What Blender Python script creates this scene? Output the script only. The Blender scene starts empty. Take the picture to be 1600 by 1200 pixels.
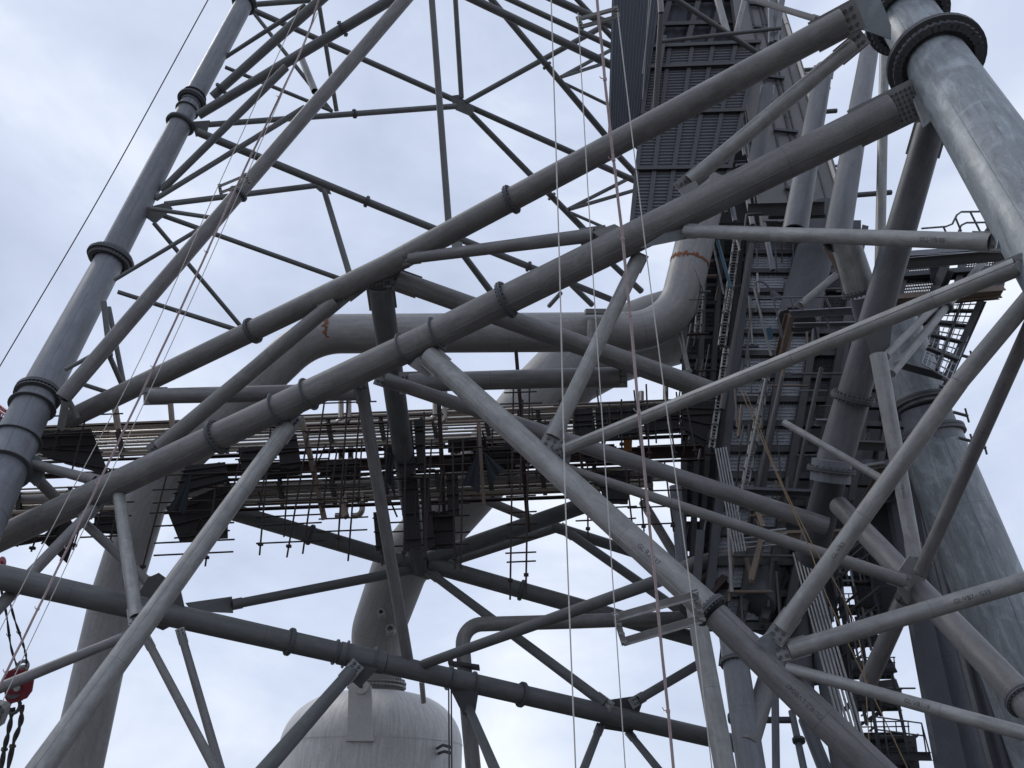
import bpy, math, random
from mathutils import Vector, Matrix
random.seed(7)
R = math.radians
# ------------------------------------------------------------------ camera
F = 1250.0
PITCH = R(29)
CAMZ = 1.6
scene = bpy.context.scene
cd = bpy.data.cameras.new("Camera"); cam = bpy.data.objects.new("Camera", cd)
scene.collection.objects.link(cam); scene.camera = cam
cam.location = (0, 0, CAMZ); cam.rotation_euler = (R(90) + PITCH, 0, 0)
cd.sensor_width = 36; cd.lens = F / 1600 * 36; cd.clip_end = 6000; cd.clip_start = 0.2
# ------------------------------------------------------------------ world
w = bpy.data.worlds.new("World"); scene.world = w; w.use_nodes = True
nt = w.node_tree; nt.nodes.clear()
def N(nt, t, **k):
    n = nt.nodes.new(t)
    for a, b in k.items(): setattr(n, a, b)
    return n
wo = N(nt, 'ShaderNodeOutputWorld'); bg = N(nt, 'ShaderNodeBackground'); bg.inputs[1].default_value = 0.1
sky = N(nt, 'ShaderNodeTexSky', sky_type='NISHITA'); sky.sun_disc = False
sky.sun_elevation = R(52); sky.sun_rotation = R(-60)
tc = N(nt, 'ShaderNodeTexCoord'); mp = N(nt, 'ShaderNodeMapping'); mp.inputs['Scale'].default_value = (1.0, 1.0, 1.6)
mp.inputs['Location'].default_value = (3.1, 0.4, 1.9)
n1 = N(nt, 'ShaderNodeTexNoise'); n1.inputs['Scale'].default_value = 2.3; n1.inputs['Detail'].default_value = 7; n1.inputs['Roughness'].default_value = .56; n1.inputs['Distortion'].default_value = .35
cr = N(nt, 'ShaderNodeValToRGB'); cr.color_ramp.elements[0].position = .33; cr.color_ramp.elements[0].color = (.50, .57, .73, 1)
cr.color_ramp.elements[1].position = .68; cr.color_ramp.elements[1].color = (.88, .93, 1.03, 1)
e = cr.color_ramp.elements.new(.5); e.color = (.625, .70, .865, 1)
sc = N(nt, 'ShaderNodeVectorMath', operation='SCALE'); sc.inputs['Scale'].default_value = 10
mx = N(nt, 'ShaderNodeMix', data_type='RGBA'); mx.inputs[0].default_value = .92
L = nt.links.new
L(tc.outputs['Generated'], mp.inputs[0]); L(mp.outputs[0], n1.inputs[0]); L(n1.outputs[0], cr.inputs[0])
L(cr.outputs[0], sc.inputs[0]); L(sky.outputs[0], mx.inputs[6]); L(sc.outputs[0], mx.inputs[7])
L(mx.outputs[2], bg.inputs[0]); L(bg.outputs[0], wo.inputs[0])
# ------------------------------------------------------------------ sun
sl = bpy.data.lights.new("Sun", 'SUN'); sl.energy = 0.9; sl.angle = R(14); sl.color = (1, .97, .92)
so = bpy.data.objects.new("Sun", sl); scene.collection.objects.link(so)
so.rotation_euler = (R(38), 0, R(-60 + 180 + 60))
sdir = Vector((math.sin(R(-60)) * math.cos(R(52)), math.cos(R(-60)) * math.cos(R(52)), math.sin(R(52))))
so.rotation_euler = sdir.to_track_quat('Z', 'Y').to_euler()
vs = scene.view_settings; vs.view_transform = 'Standard'; vs.look = 'None'; vs.exposure = 0.14; vs.gamma = 1

# ------------------------------------------------------------------ materials
def steel(name, col, var=.35, rough=.55, metal=.25, scale=1.2, streak=.25, rust=0.0, rustcol=(.16, .07, .035), spec=.4, scuff=0.0):
    m = bpy.data.materials.new(name); m.use_nodes = True; nt = m.node_tree
    b = nt.nodes['Principled BSDF']; l = nt.links.new
    tc = N(nt, 'ShaderNodeTexCoord')
    n = N(nt, 'ShaderNodeTexNoise'); n.inputs['Scale'].default_value = scale; n.inputs['Detail'].default_value = 8; n.inputs['Roughness'].default_value = .65
    l(tc.outputs['Object'], n.inputs[0])
    mp = N(nt, 'ShaderNodeMapping'); mp.inputs['Scale'].default_value = (3.5, .35, 1)
    l(tc.outputs['UV'], mp.inputs[0])
    s = N(nt, 'ShaderNodeTexNoise'); s.inputs['Scale'].default_value = 1.6; s.inputs['Detail'].default_value = 5
    l(mp.outputs[0], s.inputs[0])
    a = N(nt, 'ShaderNodeMath', operation='MULTIPLY_ADD'); l(n.outputs[0], a.inputs[0]); a.inputs[1].default_value = var * 2; a.inputs[2].default_value = 1 - var
    a2 = N(nt, 'ShaderNodeMath', operation='MULTIPLY_ADD'); l(s.outputs[0], a2.inputs[0]); a2.inputs[1].default_value = streak * 2; a2.inputs[2].default_value = 1 - streak
    mu = N(nt, 'ShaderNodeMath', operation='MULTIPLY'); l(a.outputs[0], mu.inputs[0]); l(a2.outputs[0], mu.inputs[1])
    # fine speckle
    n3 = N(nt, 'ShaderNodeTexNoise'); n3.inputs['Scale'].default_value = scale * 14; n3.inputs['Detail'].default_value = 3
    l(tc.outputs['Object'], n3.inputs[0])
    a3 = N(nt, 'ShaderNodeMath', operation='MULTIPLY_ADD'); l(n3.outputs[0], a3.inputs[0]); a3.inputs[1].default_value = .36; a3.inputs[2].default_value = .82
    mu2 = N(nt, 'ShaderNodeMath', operation='MULTIPLY'); l(mu.outputs[0], mu2.inputs[0]); l(a3.outputs[0], mu2.inputs[1])
    # circumferential weld seams every few metres (uv.y in metres)
    sp = N(nt, 'ShaderNodeSeparateXYZ'); l(tc.outputs['UV'], sp.inputs[0])
    md = N(nt, 'ShaderNodeMath', operation='PINGPONG'); l(sp.outputs[1], md.inputs[0]); md.inputs[1].default_value = 3.7
    gt = N(nt, 'ShaderNodeMath', operation='GREATER_THAN'); l(md.outputs[0], gt.inputs[0]); gt.inputs[1].default_value = 3.687
    sm = N(nt, 'ShaderNodeMath', operation='MULTIPLY_ADD'); l(gt.outputs[0], sm.inputs[0]); sm.inputs[1].default_value = -.28; sm.inputs[2].default_value = 1
    mu3 = N(nt, 'ShaderNodeMath', operation='MULTIPLY'); l(mu2.outputs[0], mu3.inputs[0]); l(sm.outputs[0], mu3.inputs[1])
    vm = N(nt, 'ShaderNodeVectorMath', operation='SCALE'); vm.inputs[0].default_value = col; l(mu3.outputs[0], vm.inputs['Scale'])
    out = vm.outputs[0]
    if scuff:
        v = N(nt, 'ShaderNodeTexNoise'); v.inputs['Scale'].default_value = .55; v.inputs['Detail'].default_value = 6; v.inputs['Distortion'].default_value = 1.6
        l(tc.outputs['Object'], v.inputs[0])
        r = N(nt, 'ShaderNodeValToRGB'); r.color_ramp.elements[0].position = .56; r.color_ramp.elements[1].position = .72
        l(v.outputs[0], r.inputs[0])
        ml = N(nt, 'ShaderNodeMath', operation='MULTIPLY'); l(r.outputs[0], ml.inputs[0]); ml.inputs[1].default_value = scuff
        mm = N(nt, 'ShaderNodeMix', data_type='RGBA'); l(ml.outputs[0], mm.inputs[0]); l(out, mm.inputs[6]); mm.inputs[7].default_value = (min(1, col[0] * 1.7), min(1, col[1] * 1.7), min(1, col[2] * 1.7), 1)
        out = mm.outputs[2]
    if scuff:
        mq = N(nt, 'ShaderNodeMapping'); mq.inputs['Scale'].default_value = (1.5, .3, 1); l(tc.outputs['UV'], mq.inputs[0])
        g = N(nt, 'ShaderNodeTexNoise'); g.inputs['Scale'].default_value = 2.4; g.inputs['Detail'].default_value = 10; g.inputs['Roughness'].default_value = .72; g.inputs['Distortion'].default_value = .8
        l(mq.outputs[0], g.inputs[0])
        r = N(nt, 'ShaderNodeValToRGB'); r.color_ramp.elements[0].position = .53; r.color_ramp.elements[1].position = .62
        l(g.outputs[0], r.inputs[0]); ml = N(nt, 'ShaderNodeMath', operation='MULTIPLY'); l(r.outputs[0], ml.inputs[0]); ml.inputs[1].default_value = .08 + .42 * scuff
        mm = N(nt, 'ShaderNodeMix', data_type='RGBA'); l(ml.outputs[0], mm.inputs[0]); l(out, mm.inputs[6]); mm.inputs[7].default_value = (min(1, col[0] * 2.0), min(1, col[1] * 1.95), min(1, col[2] * 1.85), 1); out = mm.outputs[2]
        r = N(nt, 'ShaderNodeValToRGB'); r.color_ramp.elements[0].position = .36; r.color_ramp.elements[1].position = .47; r.color_ramp.elements[0].color = (1, 1, 1, 1); r.color_ramp.elements[1].color = (0, 0, 0, 1)
        l(g.outputs[0], r.inputs[0]); ml = N(nt, 'ShaderNodeMath', operation='MULTIPLY'); l(r.outputs[0], ml.inputs[0]); ml.inputs[1].default_value = .18 + .34 * scuff
        mm = N(nt, 'ShaderNodeMix', data_type='RGBA'); l(ml.outputs[0], mm.inputs[0]); l(out, mm.inputs[6]); mm.inputs[7].default_value = (col[0] * .45, col[1] * .43, col[2] * .42, 1); out = mm.outputs[2]
    if rust:
        v = N(nt, 'ShaderNodeTexNoise'); v.inputs['Scale'].default_value = .9; v.inputs['Detail'].default_value = 9; v.inputs['Roughness'].default_value = .7
        l(tc.outputs['Object'], v.inputs[0])
        r = N(nt, 'ShaderNodeValToRGB'); r.color_ramp.elements[0].position = .72 - rust * .35; r.color_ramp.elements[1].position = .78 - rust * .25
        l(v.outputs[0], r.inputs[0])
        mm = N(nt, 'ShaderNodeMix', data_type='RGBA'); l(r.outputs[0], mm.inputs[0]); l(out, mm.inputs[6]); mm.inputs[7].default_value = (*rustcol, 1)
        out = mm.outputs[2]
    l(out, b.inputs['Base Color'])
    ra = N(nt, 'ShaderNodeMath', operation='MULTIPLY_ADD'); l(n.outputs[0], ra.inputs[0]); ra.inputs[1].default_value = .3; ra.inputs[2].default_value = rough - .15
    l(ra.outputs[0], b.inputs['Roughness']); b.inputs['Metallic'].default_value = metal
    b.inputs['Specular IOR Level'].default_value = spec
    bp = N(nt, 'ShaderNodeBump'); bp.inputs['Strength'].default_value = .12; bp.inputs['Distance'].default_value = .03
    l(n3.outputs[0], bp.inputs['Height']); l(bp.outputs[0], b.inputs['Normal'])
    return m
M = {}
M['leg'] = steel('painted_steel_pale', (.225, .245, .26), .22, .5, .1, .7, .3, scuff=.8)
M['far'] = steel('painted_steel_far', (.165, .172, .19), .2, .5, .1, .8, .2, scuff=.2)
M['tube'] = steel('painted_steel_grey', (.172, .165, .166), .3, .55, .1, .9, .4, scuff=.3)
M['brown'] = steel('dusty_steel_grey', (.178, .172, .168), .3, .6, .08, .9, .3, rust=.12, rustcol=(.12, .095, .08), scuff=.35)
M['lat'] = steel('lattice_steel', (.12, .123, .124), .3, .6, .1, 1.2, .3, scuff=.1)
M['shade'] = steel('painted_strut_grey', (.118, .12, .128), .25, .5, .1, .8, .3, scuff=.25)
M['galv'] = steel('galvanised_steel', (.265, .262, .255), .42, .5, .25, 2.6, .3, scuff=.35)
M['plate'] = steel('gusset_steel', (.27, .27, .27), .35, .6, .15, 3, 0, rust=.05)
M['flange'] = steel('flange_steel', (.10, .103, .11), .3, .6, .15, 2, 0)
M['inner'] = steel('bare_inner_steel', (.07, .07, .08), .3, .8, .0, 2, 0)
M['duct'] = steel('duct_paint', (.255, .245, .24), .2, .5, .05, .35, .25, scuff=.12)
M['rust'] = steel('weld_rust', (.20, .075, .035), .6, .8, 0, 4, 0)
M['silver'] = steel('aluminium_cladding', (.42, .385, .34), .15, .32, .85, 1.5, .15)
M['alu'] = steel('dull_aluminium', (.26, .26, .26), .35, .4, .7, 2, .3, scuff=.3)
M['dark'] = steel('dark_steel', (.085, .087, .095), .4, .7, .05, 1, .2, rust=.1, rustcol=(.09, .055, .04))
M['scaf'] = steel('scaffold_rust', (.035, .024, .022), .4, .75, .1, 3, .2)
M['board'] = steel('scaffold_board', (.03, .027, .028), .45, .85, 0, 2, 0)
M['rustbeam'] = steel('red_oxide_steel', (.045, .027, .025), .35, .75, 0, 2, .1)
M['oxide'] = steel('brown_oxide_beam', (.19, .145, .115), .35, .7, 0, 1.5, .1)
M['grate'] = steel('grating_steel', (.46, .48, .52), .35, .6, .1, 1.5, 0, rust=.08)  # pale base colour stands in for sky light coming through the gratings
M['vessel'] = steel('vessel_paint', (.55, .54, .52), .16, .5, 0, .5, .35, rust=.12, rustcol=(.33, .29, .25), scuff=.1)
M['cone'] = steel('downcomer_paint', (.25, .245, .24), .3, .6, 0, .5, .3, rust=.22, rustcol=(.36, .35, .34))
M['red'] = steel('crane_red', (.20, .025, .038), .25, .45, 0, 2, 0)
M['white'] = steel('crane_white', (.6, .58, .58), .1, .5, 0, 2, 0)
M['cloth'] = steel('dark_tarpaulin', (.03, .035, .042), .4, .9, 0, 2, 0)
M['ropew'] = steel('white_rope', (.62, .60, .57), .1, .8, 0, 2, 0)
M['ropep'] = steel('pink_rope', (.44, .35, .35), .25, .85, 0, 1.5, 0)
M['ropey'] = steel('tan_rope', (.36, .25, .15), .2, .85, 0, 2, 0)
M['roped'] = steel('wire_rope', (.08, .075, .075), .3, .7, .3, 3, 0)
M['ink'] = steel('stencil_ink', (.07, .075, .08), .4, .8, 0, 6, 0)
M['blue'] = steel('faded_blue_sheet', (.10, .19, .27), .3, .7, 0, 3, 0)
M['orange'] = steel('orange_board', (.28, .12, .03), .3, .7, 0, 3, 0)
M['ground'] = steel('yard_concrete', (.13, .12, .11), .35, .9, 0, .08, 0)

# ------------------------------------------------------------------ geometry helpers
Rc = Matrix.Rotation(R(90) + PITCH, 3, 'X')
CAM = Vector((0, 0, CAMZ))
def P(x, y, d): return CAM + Rc @ Vector(((x - 800) / F * d, -(y - 600) / F * d, -d))
def pt(p): return p if isinstance(p, Vector) else P(*p)
def frame(ax, hint=None):
    ax = ax.normalized()
    h = hint if hint is not None else Vector((0, 0, 1))
    u = h - ax * h.dot(ax)
    if u.length < 1e-4: u = Vector((1, 0, 0)) - ax * ax.x
    u.normalize(); return u, ax.cross(u)
class MB:
    def __init__(s): s.v = []; s.f = []; s.sm = []; s.uv = []; s.mi = []; s.cur = 0
    def add(s, vs, fs, smooth=False, uvs=None):
        o = len(s.v); s.v += [tuple(v) for v in vs]
        for k, f in enumerate(fs):
            s.f.append([i + o for i in f]); s.sm.append(smooth); s.mi.append(s.cur)
            s.uv += (uvs[k] if uvs else [(0, 0)] * len(f))
    def tube(s, a, b, r0, r1=None, n=20, cap=True, hollow=None, v0=0.0):
        r1 = r0 if r1 is None else r1
        u, w_ = frame(b - a); L_ = (b - a).length
        def ring(c, r): return [c + (u * math.cos(2 * math.pi * i / n) + w_ * math.sin(2 * math.pi * i / n)) * r for i in range(n)]
        vs = ring(a, r0) + ring(b, r1)
        fs = [[i, (i + 1) % n, n + (i + 1) % n, n + i] for i in range(n)]
        c = 2 * math.pi * r0 / n
        uv = [[(i * c, v0), ((i + 1) * c, v0), ((i + 1) * c, v0 + L_), (i * c, v0 + L_)] for i in range(n)]
        s.add(vs, fs, True, uv)
        if hollow:
            ri0, ri1 = r0 * hollow, r1 * hollow
            vs = ring(a, ri0) + ring(b, ri1)
            s.add(vs, [[i, n + i, n + (i + 1) % n, (i + 1) % n] for i in range(n)], True)
            for c_, ro, ri, fl in ((a, r0, ri0, 0), (b, r1, ri1, 1)):
                vs = ring(c_, ro) + ring(c_, ri)
                s.add(vs, [[i, n + i, n + (i + 1) % n, (i + 1) % n] if not fl else [i, (i + 1) % n, n + (i + 1) % n, n + i] for i in range(n)])
        elif cap:
            s.add(ring(a, r0), [list(range(n))[::-1]]); s.add(ring(b, r1), [list(range(n))])
    def path(s, pts, r, n=16, cap=True, r_end=None):
        """smooth swept tube along a list of points"""
        m = len(pts); rings = []; v = 0; vv = [0]
        for i in range(1, m): v += (pts[i] - pts[i - 1]).length; vv.append(v)
        t0 = (pts[1] - pts[0]).normalized(); u, w_ = frame(t0)
        for i in range(m):
            t = (pts[min(i + 1, m - 1)] - pts[max(i - 1, 0)]).normalized()
            u = (u - t * u.dot(t)).normalized(); w_ = t.cross(u)
            rr = r if r_end is None else r + (r_end - r) * vv[i] / vv[-1]
            rings += [pts[i] + (u * math.cos(2 * math.pi * k / n) + w_ * math.sin(2 * math.pi * k / n)) * rr for k in range(n)]
        fs = []; uv = []; c = 2 * math.pi * r / n
        for i in range(m - 1):
            for k in range(n):
                k2 = (k + 1) % n
                fs.append([i * n + k, i * n + k2, (i + 1) * n + k2, (i + 1) * n + k])
                uv.append([(k * c, vv[i]), ((k + 1) * c, vv[i]), ((k + 1) * c, vv[i + 1]), (k * c, vv[i + 1])])
        s.add(rings, fs, True, uv)
        if cap: s.add(rings[:n], [list(range(n))[::-1]]); s.add(rings[-n:], [list(range(n))])
    def box(s, c, ax, ay, az):
        """centre and three half-axis vectors"""
        vs = [c + ax * i + ay * j + az * k for i in (-1, 1) for j in (-1, 1) for k in (-1, 1)]
        s.add(vs, [[0, 1, 3, 2], [4, 6, 7, 5], [0, 4, 5, 1], [2, 3, 7, 6], [0, 2, 6, 4], [1, 5, 7, 3]])
    def beam(s, a, b, w_, h, hint=None):
        u, v = frame(b - a, hint); s.box((a + b) / 2, (b - a) / 2, u * h / 2, v * w_ / 2)
    def ibeam(s, a, b, w_, h, hint=None, t=.025):
        u, v = frame(b - a, hint); hx = (b - a) / 2; c = (a + b) / 2
        s.box(c + u * (h - t) / 2, hx, u * t / 2, v * w_ / 2); s.box(c - u * (h - t) / 2, hx, u * t / 2, v * w_ / 2)
        s.box(c, hx * .9995, u * (h / 2 - t), v * t / 2)
    def bolt(s, c, nrm, r, h):
        u, v = frame(nrm); nrm = nrm.normalized(); n = 6
        a = [c + (u * math.cos(math.pi * i / 3) + v * math.sin(math.pi * i / 3)) * r for i in range(n)]
        b = [p + nrm * h for p in a]
        s.add(a + b, [[i, (i + 1) % n, n + (i + 1) % n, n + i] for i in range(n)] + [list(range(n, 2 * n))])
    def prism(s, pts, th):
        """flat polygon given thickness along its normal"""
        n = len(pts); nr = Vector()
        for i in range(n): nr += (pts[i] - pts[0]).cross(pts[(i + 1) % n] - pts[0])
        nr.normalize(); o = nr * th / 2
        vs = [p - o for p in pts] + [p + o for p in pts]
        s.add(vs, [list(range(n))[::-1], list(range(n, 2 * n))] + [[i, (i + 1) % n, n + (i + 1) % n, n + i] for i in range(n)])
    def lathe(s, base, axis, prof, n=48):
        u, w_ = frame(axis); axis = axis.normalized(); vs = []
        for (r, h) in prof: vs += [base + axis * h + (u * math.cos(2 * math.pi * i / n) + w_ * math.sin(2 * math.pi * i / n)) * r for i in range(n)]
        fs = []; uv = []
        for j in range(len(prof) - 1):
            for i in range(n):
                i2 = (i + 1) % n; fs.append([j * n + i, j * n + i2, (j + 1) * n + i2, (j + 1) * n + i])
                c = 2 * math.pi * max(prof[0][0], 1) / n
                uv.append([(i * c, prof[j][1]), ((i + 1) * c, prof[j][1]), ((i + 1) * c, prof[j + 1][1]), (i * c, prof[j + 1][1])])
        s.add(vs, fs, True, uv)
    def build(s, name, mat, parent=None, label=None, extra=None):
        me = bpy.data.meshes.new(name)
        o = bpy.data.objects.new(name, me); scene.collection.objects.link(o)
        off = Vector((0, 0, 0))
        if parent is not None:
            o.parent = parent
            r = parent
            while r.parent: r = r.parent
            off = Vector(r.location)
        me.from_pydata([(a - off.x, b - off.y, c - off.z) for a, b, c in s.v], [], s.f)
        me.polygons.foreach_set('use_smooth', s.sm)
        ul = me.uv_layers.new(name='UVMap'); flat = [c for t in s.uv for c in t]; ul.data.foreach_set('uv', flat)
        me.materials.append(M[mat] if isinstance(mat, str) else mat)
        if extra:
            for e_ in extra: me.materials.append(M[e_])
            me.polygons.foreach_set('material_index', s.mi)
        me.update()
        if label: o['label'] = label
        return o
def thing(name, label, cat, loc, group=None):
    o = bpy.data.objects.new(name, None); scene.collection.objects.link(o)
    o.location = loc; o.empty_display_size = .3; o['label'] = label; o['category'] = cat
    assert 4 <= len(label.split()) <= 16, label
    if group: o['group'] = group
    return o
def tag(o, label=None, cat=None, group=None, kind=None):
    if label: o['label'] = label; assert 4 <= len(label.split()) <= 16, label
    if cat: o['category'] = cat
    if group: o['group'] = group
    if kind: o['kind'] = kind
    return o
def view_normal(c, ax):
    v = (CAM - c).normalized(); ax = ax.normalized(); n = v - ax * v.dot(ax); return n.normalized()
def to_ground(a, b, z=0.05):
    """continue the line a->b down to height z"""
    d = b - a; t = (z - b.z) / d.z; return b + d * t
def seg3(a, b, t):
    return a + (b - a) * t
def tpix(A, B, x, y):
    """param of the point on 3-D line A-B nearest the ray through a pixel"""
    dr = (P(x, y, 1) - CAM).normalized(); d = B - A; w0 = A - CAM
    a, b_, c = d.dot(d), d.dot(dr), 1.0; dd, ee = d.dot(w0), dr.dot(w0)
    return (b_ * ee - c * dd) / (a * c - b_ * b_)

def flange_mb(c, ax, r, k=1.3, th=.07, bolts=24, double=True):
    mb = MB(); ax = ax.normalized(); ro = r * k; n = 36
    gap = .012
    offs = (-(th / 2 + gap), (th / 2 + gap)) if double else (0,)
    for o in offs:
        c0 = c + ax * (o - th / 2); c1 = c + ax * (o + th / 2); mb.tube(c0, c1, ro, n=n)
    if double: mb.tube(c - ax * gap, c + ax * gap, ro * .97, n=n)
    if bolts:
        u, v = frame(ax); rb = (ro + r) / 2; bs = max(.022, (ro - r) * .26)
        e_ = offs[-1] + th / 2
        for i in range(bolts):
            a = 2 * math.pi * i / bolts; p = c + (u * math.cos(a) + v * math.sin(a)) * rb
            mb.bolt(p + ax * e_, ax, bs, bs * 1.5); mb.bolt(p - ax * e_, -ax, bs, bs * 1.5)
    return mb
def gusset_mb(e, out, r, length, rows=3, cols=4, wide=1.0, fin=2.2):
    """splice plates leaving the slotted end of a tube at e, in direction out"""
    mb = MB(); out = out.normalized(); nrm = view_normal(e, out); side = out.cross(nrm)
    mb.box(e + out * (length - fin * r) / 2, out * (length + fin * r) / 2, side * r * 1.16, nrm * .018)
    pl = length * .78; W = r * .98 * wide
    for s_ in (1, -1):
        cc = e + out * (pl * .5 + length * .04)
        mb.box(cc + nrm * s_ * .062, out * pl / 2, side * W, nrm * .016)
        for i in range(rows):
            for j in range(cols):
                p = cc + out * pl * ((j + .5) / cols - .5) * .94 + side * W * 2 * ((i + .5) / rows - .5) * .94 + nrm * s_ * .078
                bs = min(pl / cols, 2 * W / rows) * .30
                mb.cur = 1; mb.bolt(p, nrm * s_, bs, bs * 1.1); mb.cur = 0
    return mb
def member(root, name, a, b, mat='tube', flanges=(), rings=(), g0=None, g1=None, open0=False, open1=False, n=24, seam=False, label=None, fk=1.3, nb=24, texts=()):
    """a, b = (px, py, width px, depth)"""
    A = P(a[0], a[1], a[3]); B = P(b[0], b[1], b[3])
    r0 = a[2] * a[3] / F / 2; r1 = b[2] * b[3] / F / 2; ax = (B - A).normalized()
    mb = MB(); hollow = .9 if (open0 or open1 or g0 or g1) else None
    mb.tube(A, B, r0, r1, n=n, hollow=hollow)
    if seam:   # longitudinal weld bead, facing the yard
        nn = view_normal((A + B) / 2, ax); sd = ax.cross(nn)
        q = (nn * .75 + sd * seam).normalized()
        mb.tube(A + q * r0, B + q * r1, .016, n=5)
    o = mb.build(name, mat, root, label)
    for f in flanges:
        t = f if isinstance(f, float) else tpix(A, B, f[0], f[1])
        rr = r0 + (r1 - r0) * t
        k = f[2] if not isinstance(f, float) and len(f) > 2 else fk
        flange_mb(A + (B - A) * t, ax, rr, k, th=max(.05, rr * .10), bolts=nb).build('flange', 'flange', o)
    for f in rings:
        t = tpix(A, B, f[0], f[1]); rr = r0 + (r1 - r0) * t
        flange_mb(A + (B - A) * t, ax, rr, 1.22, th=.05, bolts=0, double=False).build('stiffener_ring', 'flange', o)
    if g0: gusset_mb(A, -ax, r0, g0 * a[3] / F, rows=2 if r0 < .4 else 3 if r0 < .5 else 6, cols=max(2, min(5, int(g0 / 9)))).build('gusset_plate', 'plate', o, extra=['flange'])
    if g1: gusset_mb(B, ax, r1, g1 * b[3] / F, rows=2 if r1 < .4 else 3 if r1 < .5 else 6, cols=max(2, min(5, int(g1 / 9)))).build('gusset_plate', 'plate', o, extra=['flange'])
    for (tx, px, py, size, up) in texts:
        t = tpix(A, B, px, py); stencil(o, tx, A + (B - A) * t, ax, r0 + (r1 - r0) * t, size * .62, up)
    return o
def stencil(part, txt, c, ax, r, size, up):
    """stencilled lettering wrapped on the tube's surface"""
    cu = bpy.data.curves.new('stencil', 'FONT'); cu.body = txt; cu.size = size; cu.align_x = 'CENTER'; cu.align_y = 'CENTER'; cu.resolution_u = 2
    ob = bpy.data.objects.new('stencil', cu); scene.collection.objects.link(ob)
    dg = bpy.context.evaluated_depsgraph_get(); me = ob.evaluated_get(dg).to_mesh()
    vs = [v.co.copy() for v in me.vertices]; fs = [list(p.vertices) for p in me.polygons]
    ob.to_mesh_clear(); bpy.data.objects.remove(ob)
    nn = view_normal(c, ax); right = ax * up; sd = nn.cross(right)   # y up of the text
    mb = MB(); out = []
    for v in vs:
        th = v.y / r
        out.append(c + right * v.x + (nn * math.cos(th) + sd * math.sin(th)) * (r + .006))
    mb.add(out, fs); mb.build('stencilled_lettering', 'ink', part)
def plate(root, pts, th=.04, mat='plate', name='node_plate'):
    mb = MB(); mb.prism([pt(p) for p in pts], th); return mb.build(name, mat, root)

# ================================================================== GROUND
mb = MB(); S = 3000; mb.add([(-S, -S, 0), (S, -S, 0), (S, S, 0), (-S, S, 0)], [[0, 1, 2, 3]])
tag(mb.build('ground', 'ground'), kind='structure')

# ================================================================== LATTICE TOWER (leg with lattice, front face)
RL0, RL1 = P(1395, -8, 31), P(1680, 435, 18)
TWR = thing('lattice_tower', 'huge grey lattice tower of flanged legs and crossing tubes, in front of everything', 'tower', to_ground(RL0, RL1))
T = TWR
# near leg (three lengths)
def leg_part(a, b, flanges=(), rings=(), mat='leg', seam=.2, nb=36, fk=1.35, bottom=False):
    o = member(T, 'leg', a, b, mat, flanges, rings, n=48, seam=seam, nb=nb, fk=fk)
    return o
leg_part((1358, -66, 74, 33), (1401, 2, 84, 30.6), fk=1.3, flanges=[(1401, 1, 1.28)])
leg_part((1401, 2, 79, 30.6), (1455, 84, 88, 27.6), flanges=[(1408, 34, 1.5)])
A_ = P(1455, 84, 27.6); B_ = P(1680, 435, 18)
o = leg_part((1455, 84, 86, 27.6), (1680, 435, 140, 18), flanges=[(1462, 95, 1.62)], nb=40)
mb = MB(); g = to_ground(A_, B_); mb.tube(B_, g, 1.008, n=48); mb.build('leg', 'leg', T)
# far leg, four lengths, then on to the ground
leg_part((402, -32, 25, 66), (382, 5, 26, 64), mat='far', fk=1.5, flanges=[(382, 5, 1.5)])
leg_part((382, 5, 26, 64), (297, 163, 30, 56), mat='far', flanges=[(300, 158, 1.45)], rings=[(303, 150)])
leg_part((297, 163, 28, 56), (284, 190, 30, 54.8), mat='far', rings=[(291, 172)])
leg_part((284, 190, 33, 54.8), (171, 408, 40, 48), mat='far', flanges=[(282, 194, 1.32), (172, 404, 1.75)])
leg_part((171, 408, 42, 48), (57, 622, 55, 38.5), mat='far', rings=[(57, 621)], flanges=[(60, 616, 1.25)])
leg_part((57, 622, 55, 38.5), (24, 690, 62, 36.5), mat='far', rings=[(50, 636), (24, 688)])
a_, b_ = P(24, 690, 36.5), P(-30, 810, 32.5)
o = leg_part((24, 690, 66, 36.5), (-30, 810, 74, 32.5), mat='far', rings=[(5, 735)])
mb = MB(); mb.tube(b_, to_ground(a_, b_), .95, n=40); mb.build('leg', 'far', T)
# ---- main diagonals
def dia(a, b, **k): return member(T, 'diagonal_tube', a, b, **k)
dia((1318, 34, 43, 28), (604, 416, 35, 34.6), mat='brown', flanges=[(797, 308)], g0=26, n=32, nb=20)
dia((604, 416, 35, 34.6), (108, 655, 30, 39.5), mat='brown', flanges=[(395, 517)], n=32, nb=20)
dia((1394, 173, 54, 27), (655, 535, 46, 31.7), mat='brown', flanges=[(790, 467)], rings=[(683, 521), (632, 545)], g0=46, n=36, seam=-.25)
dia((655, 535, 46, 31.7), (-40, 860, 41, 35.8), mat='brown', flanges=[(339, 682)], rings=[(482, 615), (434, 638)], n=36, seam=-.25)
dia((672, 557, 33, 31.3), (1112, 955, 46, 22.6), mat='galv', g0=26, flanges=[(1110, 953)], n=36, seam=.5, texts=[('GL·RZ237', 1012, 880, .34, 1)], label='pale grey diagonal tube')
dia((1118, 961, 43, 22.6), (1480, 1312, 58, 18.6), mat='tube', n=36, seam=-.5, texts=[('GL·RZ·LVB047', 1257, 1100, .30, -1)])
dia((449, 668, 25, 33), (20, 1260, 42, 21.5), mat='galv', g0=30, n=32, seam=.35)
dia((1311, 790, 30, 30.4), (1700, 1199, 54, 17.4), mat='tube', n=32, flanges=[(1601, 1095, 1.25)])
dia((622, 438, 31, 35), (1112, 612, 32, 36), mat='brown', g0=22, n=28, seam=.2)
dia((1332, 72, 25, 28.4), (1078, 284, 25, 29.2), mat='galv', g0=24, g1=22, n=28)
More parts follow.
